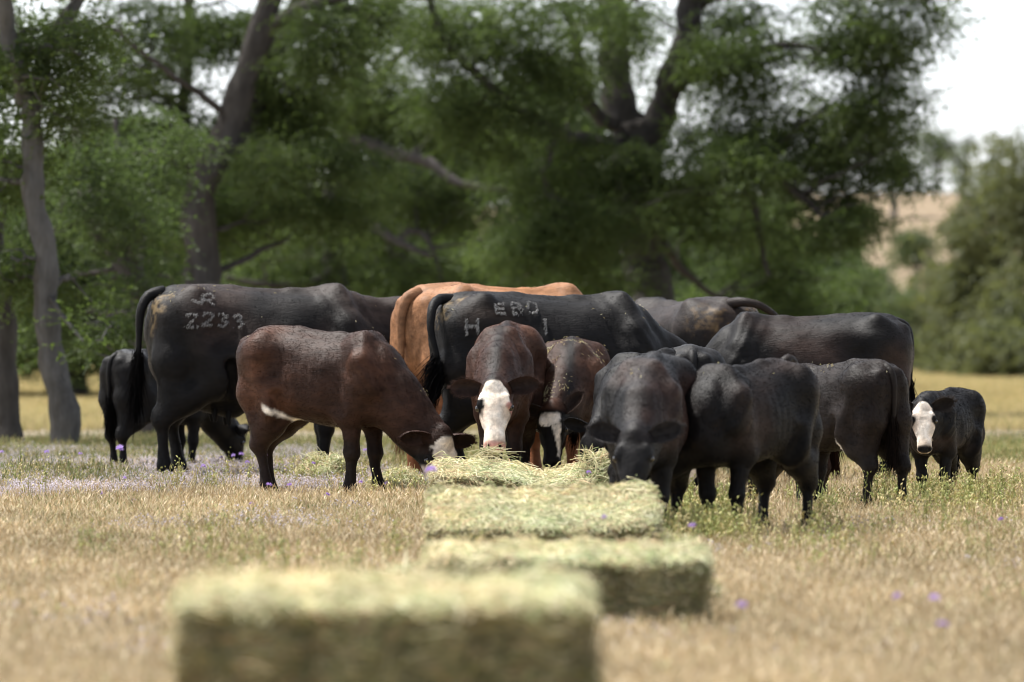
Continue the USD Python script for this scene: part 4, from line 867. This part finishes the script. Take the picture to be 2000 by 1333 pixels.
def heap(name, label, px, Y, L, D, Hh, n, seed, group=None):
    rng = np.random.default_rng(seed); s = trimesh.creation.icosphere(4); v = np.array(s.vertices); v = v[:, :] * [L / 2, D / 2, Hh]; f = np.array(s.faces)
    k = meshkit.fbm(v * 11 + seed, 4, seed); v = v * (.45 + 1.0 * k)[:, None]; v[:, 2] = np.maximum(v[:, 2], -.03)
    root = empty(name, G(px, Y)); tag(root, label, 'hay', group)
    obj('hay_core', (v, f), hay_core, root)
    m = v[f].mean(1)[:, 2] > 0
    pts, wd, col = strands(v, f[m], n, .13, .0036, rng, lift=.4, loose=.25)
    tag(curves('hay_stalk', pts, wd, hay_mat, root, col), kind='stuff')
heap('hay_heap', 'loose heap of greenish hay under the brown calf\'s belly', 640, 40.6, .46, .5, .21, 7000, 45)
heap('hay_heap', 'loose hay pulled from the bales beside the brown calf\'s white face', 785, 38.2, .42, .6, .15, 7000, 46)
heap('hay_heap', 'torn hay lying against the left end of the blurred second bale', 795, 23.8, .32, .6, .17, 3000, 47)
heap('hay_heap', 'tuft of hay at the right rear corner of the second bale', 1310, 24.2, .34, .4, .22, 2500, 48)
heap('hay_heap', 'reddish tangle of hay on the right end of the farthest bale', 1168, 34.9, .24, .35, .31, 2500, 49)
# a wisp in the calf's mouth
rng = np.random.default_rng(51); c = W(961, 884, 36.35); n = 60
P = c + rng.normal(0, [.03, .015, .012], (n, 3)); D = rng.normal(0, [.06, .03, .03], (n, 3))
tag(curves('hay_wisp', np.stack([P - D, P + rng.normal(0, .01, (n, 3)), P + D - [0, 0, .02]], 1), np.array([.002, .0025, .0015]), hay_mat, None, HAYC[rng.choice(7, n, p=HAYP)]), 'wisp of green hay hanging from the white-faced calf\'s mouth', 'hay')
# crumbs of hay lying on the animals' backs are added with the animals

# ---------------------------------------------------------------- grass and flowers
grass_mat = M('grass', {'a': ('attribute', {'attribute': 'coat'}), 'o': ('object_info', {}), 'g': ('geometry', {}), 'n': ('noise_texture', {'scale': .8, 'detail': 3.0}), 'v': ('map_range', {'from_min': .3, 'from_max': .7, 'to_min': .78, 'to_max': 1.22}), 'hsv': ('hsv', {}),
    'p': ('principled_bsdf', {'roughness': .65, 'specular_ior_level': .25}), 't': ('translucent_bsdf', {}), 'm': ('mix_closure', {'fac': .35})},
    [('g.position', 'n.vector'), ('n.fac', 'v.value'), ('v.result', 'hsv.value'), ('a.color', 'hsv.color'), ('hsv.color', 'p.base_color'), ('hsv.color', 't.color'), ('p.BSDF', 'm.closure1'), ('t.BSDF', 'm.closure2')], 'm.closure')
def grass_proto(seed, n, rad, hgt, cols, pr, width=.0035, heads=.3, lean=.35):
    r = np.random.default_rng(seed); V, Fc, C = [], [], []; k = 0
    for i in range(n):
        b = np.array([*(r.normal(0, rad, 2)), 0]); a = r.uniform(0, 6.28); d = np.array([math.cos(a), math.sin(a), 0]); s = np.array([-d[1], d[0], 0]); a2 = r.uniform(0, 6.28); s = np.array([math.cos(a2), math.sin(a2), 0])
        H = hgt * r.uniform(.45, 1.25); ln = lean * H * r.uniform(.2, 1.5); w = width * r.uniform(.6, 1.4)
        p1 = b + d * ln * .35 + [0, 0, H * .6]; p2 = b + d * ln + [0, 0, H * (1 - .15 * r.uniform(0, 1.5))]
        c = np.array(cols[r.choice(len(cols), p=pr)]) * r.uniform(.82, 1.15)
        V += [b - s * w * .5, b + s * w * .5, p1 - s * w * .4, p1 + s * w * .4, p2]; C += [c * .8] * 2 + [c] * 3
        Fc += [[k, k + 1, k + 3], [k, k + 3, k + 2], [k + 2, k + 3, k + 4]]; k += 5
        if r.uniform() < heads:
            q = p2; t = unit(p2 - p1); L = r.uniform(.025, .055); w2 = r.uniform(.0016, .0032); s2 = np.cross(t, s)
            V += [q, q + t * L * .4 + s * w2, q + t * L * .4 - s * w2 * .6 + s2 * w2, q + t * L * .4 - s * w2 * .6 - s2 * w2, q + t * L]; hc = c * 1.15; C += [hc] * 5
            Fc += [[k, k + 1, k + 2], [k, k + 2, k + 3], [k, k + 3, k + 1], [k + 4, k + 2, k + 1], [k + 4, k + 3, k + 2], [k + 4, k + 1, k + 3]]; k += 5
    return (np.array(V), np.array(Fc)), {'coat': np.clip(np.array(C), 0, .9)}
GOLD = [(.46, .37, .235), (.43, .34, .205), (.52, .44, .30), (.37, .285, .175), (.36, .335, .19), (.55, .475, .36)]
GP = [.28, .24, .18, .12, .1, .08]
def field(n, ylo, yhi, rng, xpad=30, power=1.0, mask=None, pxr_=None):
    y = (rng.uniform(ylo ** (2 - power), yhi ** (2 - power), n)) ** (1 / (2 - power)) if power != 2 else np.exp(rng.uniform(np.log(ylo), np.log(yhi), n))
    lo, hi = pxr_ or (-420, 2420)
    px = rng.uniform(lo, hi, n); x = (px - 1000) / F * y
    if mask is not None:
        m = mask(x, y, px); x, y, px = x[m], y[m], px[m]
    return np.stack([x, y, ground_z(x, y)], 1)
def sow(name, label, category, protos, P, rng, smin_=.75, smax=1.3):
    n = len(P)
    return tag(instancer(name, protos, grass_mat, P, rng.uniform(0, 6.28, n), rng.uniform(smin_, smax, n), rng.integers(0, len(protos), n)), label, category, kind='stuff')
rng = np.random.default_rng(61)
BALES = [(W(757, 0, 15.65)[0], 15.65, .57, .28), (W(1102, 0, 22.9)[0], 22.9, .57, .28), (W(1060, 0, 28.0)[0], 28.0, .58, .33), (W(1026, 0, 35.2)[0], 35.2, .57, .29)]
def off_bales(x, y, px):
    m = np.ones(len(x), bool)
    for bx, by, a, b in BALES: m &= ~((np.abs(x - bx) < a) & (np.abs(y - by) < b))
    return m
gold = [grass_proto(i, 90, .14, .09, GOLD, GP, width=.0026, heads=.14) for i in range(6)]
front = lambda x, y, px: off_bales(x, y, px) & ~((px > 320) & (px < 1190) & (y < 15.7))
P = np.vstack([field(8600, 15, 30, rng, mask=front), field(8600, 28, 47, rng, mask=off_bales)])
sow('dry_grass', 'golden dry grass covering the pasture around the bales', 'grass', gold, P, rng)
GREEN = [(.17, .20, .07), (.24, .24, .095), (.34, .29, .13), (.12, .16, .05), (.40, .34, .19)]
green = [grass_proto(20 + i, 80, .14, .115, GREEN, [.25, .25, .25, .12, .13], heads=.35) for i in range(4)]
P = field(6000, 38, 60, rng, mask=lambda x, y, px: (meshkit.fbm(np.c_[x * .5, y * .35, 0 * x], 3, 2) + .02 * (y - 44) > .47))
sow('green_grass', 'taller greenish grass behind the calves towards the trees', 'grass', green, P, rng)
P = field(690, 27, 36.5, rng, mask=lambda x, y, px: off_bales(x, y, px) & (meshkit.fbm(np.c_[x * 1.2, y * .5, 0 * x], 3, 5) > .5))
sow('green_tuft', 'scattered greener tufts in the dry grass', 'grass', green, P, rng, .6, .95)
short = [grass_proto(40 + i, 70, .35, .09, [(.40, .32, .16), (.34, .28, .12), (.26, .24, .10)], [.4, .35, .25], width=.008, heads=0) for i in range(3)]
P = field(9500, 70, 240, rng, power=1.2)
sow('far_grass', 'short yellow grass of the far field', 'grass', short, P, rng, 1, 1.8)
# white popcorn flowers in the left middle ground
def flower_proto(seed, n, rad, hgt, col, r0, balls=5):
    r = np.random.default_rng(seed); V, Fc, C = [], [], []; k = 0
    ov = np.array([[1, 0, 0], [-1, 0, 0], [0, 1, 0], [0, -1, 0], [0, 0, 1], [0, 0, -1]], float); of = np.array([[0, 2, 4], [2, 1, 4], [1, 3, 4], [3, 0, 4], [2, 0, 5], [1, 2, 5], [3, 1, 5], [0, 3, 5]])
    for i in range(n):
        b = np.array([*(r.normal(0, rad, 2)), 0]); H = hgt * r.uniform(.6, 1.2); d = r.normal(0, .02, 2); t = b + [d[0], d[1], H]; s = np.array([1, 0, 0]) * .0012
        V += [b - s, b + s, t + s, t - s]; C += [(.17, .15, .07)] * 4; Fc += [[k, k + 1, k + 2], [k, k + 2, k + 3]]; k += 4
        for _ in range(balls):
            c = t + r.normal(0, [.009, .009, .012]); q = r.uniform(.6, 1.3) * r0
            V += list(c + ov * q); cc = np.array(col) * r.uniform(.75, 1.1); C += [cc] * 6; Fc += (of + k).tolist(); k += 6
    return (np.array(V, float), np.array(Fc)), {'coat': np.clip(np.array(C, float), 0, .9)}
pop = [flower_proto(70 + i, 16, .10, .085, (.50, .455, .49), .0042) for i in range(4)]
P = field(6000, 37, 53, rng, pxr_=(-400, 900), mask=lambda x, y, px: (meshkit.fbm(np.c_[x * .7, y * .3, 0 * x], 3, 8) > .44 + .14 * ss(600, 880, px) + .10 * ss(41, 36, y)))
sow('white_wildflowers', 'carpet of tiny white wildflowers in the grass at the left', 'flowers', pop, P, rng)
P = field(380, 20, 34, rng, mask=lambda x, y, px: off_bales(x, y, px) & (meshkit.fbm(np.c_[x * 1.1, y * .5, 0 * x], 3, 9) > .56))
sow('white_wildflowers', 'sparse patches of tiny white wildflowers among the nearer dry grass', 'flowers', pop, P, rng)
# wild oats near the black calves
def oat_proto(seed, n, rad, hgt):
    r = np.random.default_rng(seed); V, Fc, C = [], [], []; k = 0
    for i in range(n):
        b = np.array([*(r.normal(0, rad, 2)), 0]); H = hgt * r.uniform(.6, 1.2); d = r.normal(0, .10, 2) * H; col = np.array([(.20, .23, .08), (.30, .30, .12), (.38, .33, .17)][r.integers(3)])
        for w, seg in ((.0022, np.array([b, b + [d[0] * .3, d[1] * .3, H * .6], b + [d[0], d[1], H]])),):
            v_, f_ = tube(seg, [w, w * .8, w * .4], 3, cap=False); V += list(v_); C += [col] * len(v_); Fc += (f_ + k).tolist(); k += len(v_)
        for j in range(7):
            t = r.uniform(.62, 1.0); c = b + np.array([d[0] * t, d[1] * t, H * t]) + r.normal(0, .012, 3); ax = unit(np.array([r.normal(0, .5), r.normal(0, .5), .6 if r.uniform() < .6 else -.7])); L = r.uniform(.014, .026); s = unit(np.cross(ax, [.3, .9, .1])) * L * .2; s2 = np.cross(ax, s)
            V += [c, c + ax * L * .45 + s, c + ax * L * .45 - s * .5 + s2, c + ax * L * .45 - s * .5 - s2, c + ax * L]; C += [col * 1.35] * 5
            Fc += [[k, k + 1, k + 2], [k, k + 2, k + 3], [k, k + 3, k + 1], [k + 4, k + 2, k + 1], [k + 4, k + 3, k + 2], [k + 4, k + 1, k + 3]]; k += 5
    return (np.array(V, float), np.array(Fc)), {'coat': np.clip(np.array(C, float), 0, .9)}
oats = [oat_proto(80 + i, 9, .07, .23) for i in range(4)]
P = np.vstack([field(150, 29.3, 33.5, rng, pxr_=(1305, 1440)), field(60, 28, 35, rng, pxr_=(1420, 1990)), field(70, 33, 39, rng, pxr_=(1700, 2000)), field(44, 36, 44, rng, pxr_=(0, 820)), field(60, 22, 32, rng, mask=off_bales)])
sow('wild_oats', 'green wild oats with seed heads standing above the dry grass', 'grass', oats, P, rng, .6, 1.15)

# purple wildflowers, one by one
pf = M('lilac_petals', {'o': ('object_info', {}), 'r': ('rgb_ramp', {'ramp': [(0, (.32, .20, .50)), (1, (.46, .34, .66))]}), 'p': ('principled_bsdf', {'roughness': .6}), 't': ('translucent_bsdf', {}), 'm': ('mix_closure', {'fac': .3})},
       [('o.random', 'r.fac'), ('r.color', 'p.base_color'), ('r.color', 't.color'), ('p.BSDF', 'm.closure1'), ('t.BSDF', 'm.closure2')], 'm.closure')
stem_m = M('flower_stem', {'p': ('principled_bsdf', {'base_color': (.13, .15, .06), 'roughness': .7})}, [], 'p.BSDF')
def flower(pos, H, R, seed, label):
    root = empty('purple_wildflower', pos); r = np.random.default_rng(seed); dx, dy = r.normal(0, .02, 2)
    tip = np.array([dx, dy, H])
    obj('stem', tube([(0, 0, -.01), (dx * .3, dy * .5, H * .5), tip], [.0013, .0011, .0009], 5), stem_m, root)
    V, Fc = [], []; k = 0
    for i in range(9):
        d = unit(np.array([r.normal(), r.normal(), abs(r.normal()) * .8 + .1])); e1 = unit(np.cross(d, [.2, .3, .9])); e2 = np.cross(d, e1); q = R * r.uniform(.7, 1.2)
        base = tip + d * q * .35
        for p_ in range(6):
            a0 = p_ * math.pi / 3; u0 = e1 * math.cos(a0) + e2 * math.sin(a0); um = e1 * math.cos(a0 - .4) + e2 * math.sin(a0 - .4); uq = e1 * math.cos(a0 + .4) + e2 * math.sin(a0 + .4)
            V += [base, base + d * q * .5 + um * q * .28, base + d * q * .72 + u0 * q * .6, base + d * q * .5 + uq * q * .28]; Fc += [[k, k + 1, k + 2], [k, k + 2, k + 3]]; k += 4
    obj('flower_head', (np.array(V), np.array(Fc)), pf, root)
    return tag(root, label, 'wildflower', 'purple wildflowers in the grass')
spots = [(232, 878, 38.5), (147, 888, 41), (82, 884, 42), (6, 884, 42), (392, 912, 39.5), (433, 895, 42), (452, 891, 43), (470, 888, 44), (485, 904, 40), (519, 890, 38), (618, 906, 38.5), (573, 949, 37.2), (528, 948, 37), (703, 943, 37), (745, 946, 37.4), (840, 921, 27.7), (712, 880, 41), (270, 980, 34.5), (484, 990, 34),
         (515, 880, 43), (1182, 1012, 26.6), (1146, 925, 34.4), (1352, 1030, 26.5), (1955, 1016, 30), (1830, 1170, 20.8), (1735, 1166, 20.5), (1832, 1222, 19.5), (1425, 1185, 20), (240, 935, 38), (555, 920, 41), (200, 965, 36), (640, 968, 35)]
named = {5: 'purple wildflower between the branded cow\'s hind hooves and her udder', 6: 'purple wildflower just left of the brown calf\'s rump', 7: 'purple wildflower close behind the brown calf\'s rump', 8: 'purple wildflower at the brown calf\'s hind leg, nearer the cow\'s hoof', 12: 'low purple wildflower between the brown calf\'s hind hooves', 14: 'purple wildflower against the brown calf\'s second front hoof', 16: 'purple wildflower behind the belly of the brown calf', 18: 'purple wildflower in the dry grass just below the brown calf\'s hind hooves', 19: 'far purple wildflower seen past the brown calf\'s hind legs',
         25: 'left of the two upper blurred purple wildflowers at lower right', 28: 'purple wildflower below the far left calf among the white flowers', 29: 'purple wildflower beyond the brown calf between its hind legs', 30: 'purple wildflower in the white flowers left of the cow\'s hoof', 31: 'purple wildflower in the grass under the brown calf\'s chest',
         0: 'largest purple wildflower, tall beside the far left calf\'s hind leg', 1: 'purple wildflower at the foot of the pale grey trunk', 2: 'purple wildflower between the two left trunks', 3: 'purple wildflower at the very left edge of the picture', 4: 'purple wildflower right of the branded cow\'s hind hoof',
         9: 'purple wildflower at the brown calf\'s hind leg', 10: 'purple wildflower beside the hay heap under the brown calf', 11: 'purple wildflower by the brown calf\'s second hind hoof', 13: 'purple wildflower by the brown calf\'s front hoof', 15: 'purple wildflower in front of the brown calf\'s muzzle at the bale corner', 20: 'purple wildflower against the sharp third bale',
         21: 'purple wildflower at the right end of the farthest bale', 22: 'purple wildflower right of the third bale\'s corner', 23: 'purple wildflower near the right edge below the small calf', 24: 'upper of the blurred purple wildflowers at lower right', 26: 'lowest blurred purple wildflower at lower right', 27: 'blurred purple wildflower right of the second bale', 17: 'purple wildflower in the dry grass left of the brown calf, nearer the camera'}
for i, (px, py, Y) in enumerate(spots):
    g = G(px, Y); H = max(.07, W(px, py, Y)[2] - g[2]); R = (.030 if i == 0 else .026 if i == 15 else .014 + .006 * ((i * 7) % 5) / 5)
    flower(g, H, R, 200 + i, named.get(i, 'small purple wildflower among the grass and white flowers near the cattle'))
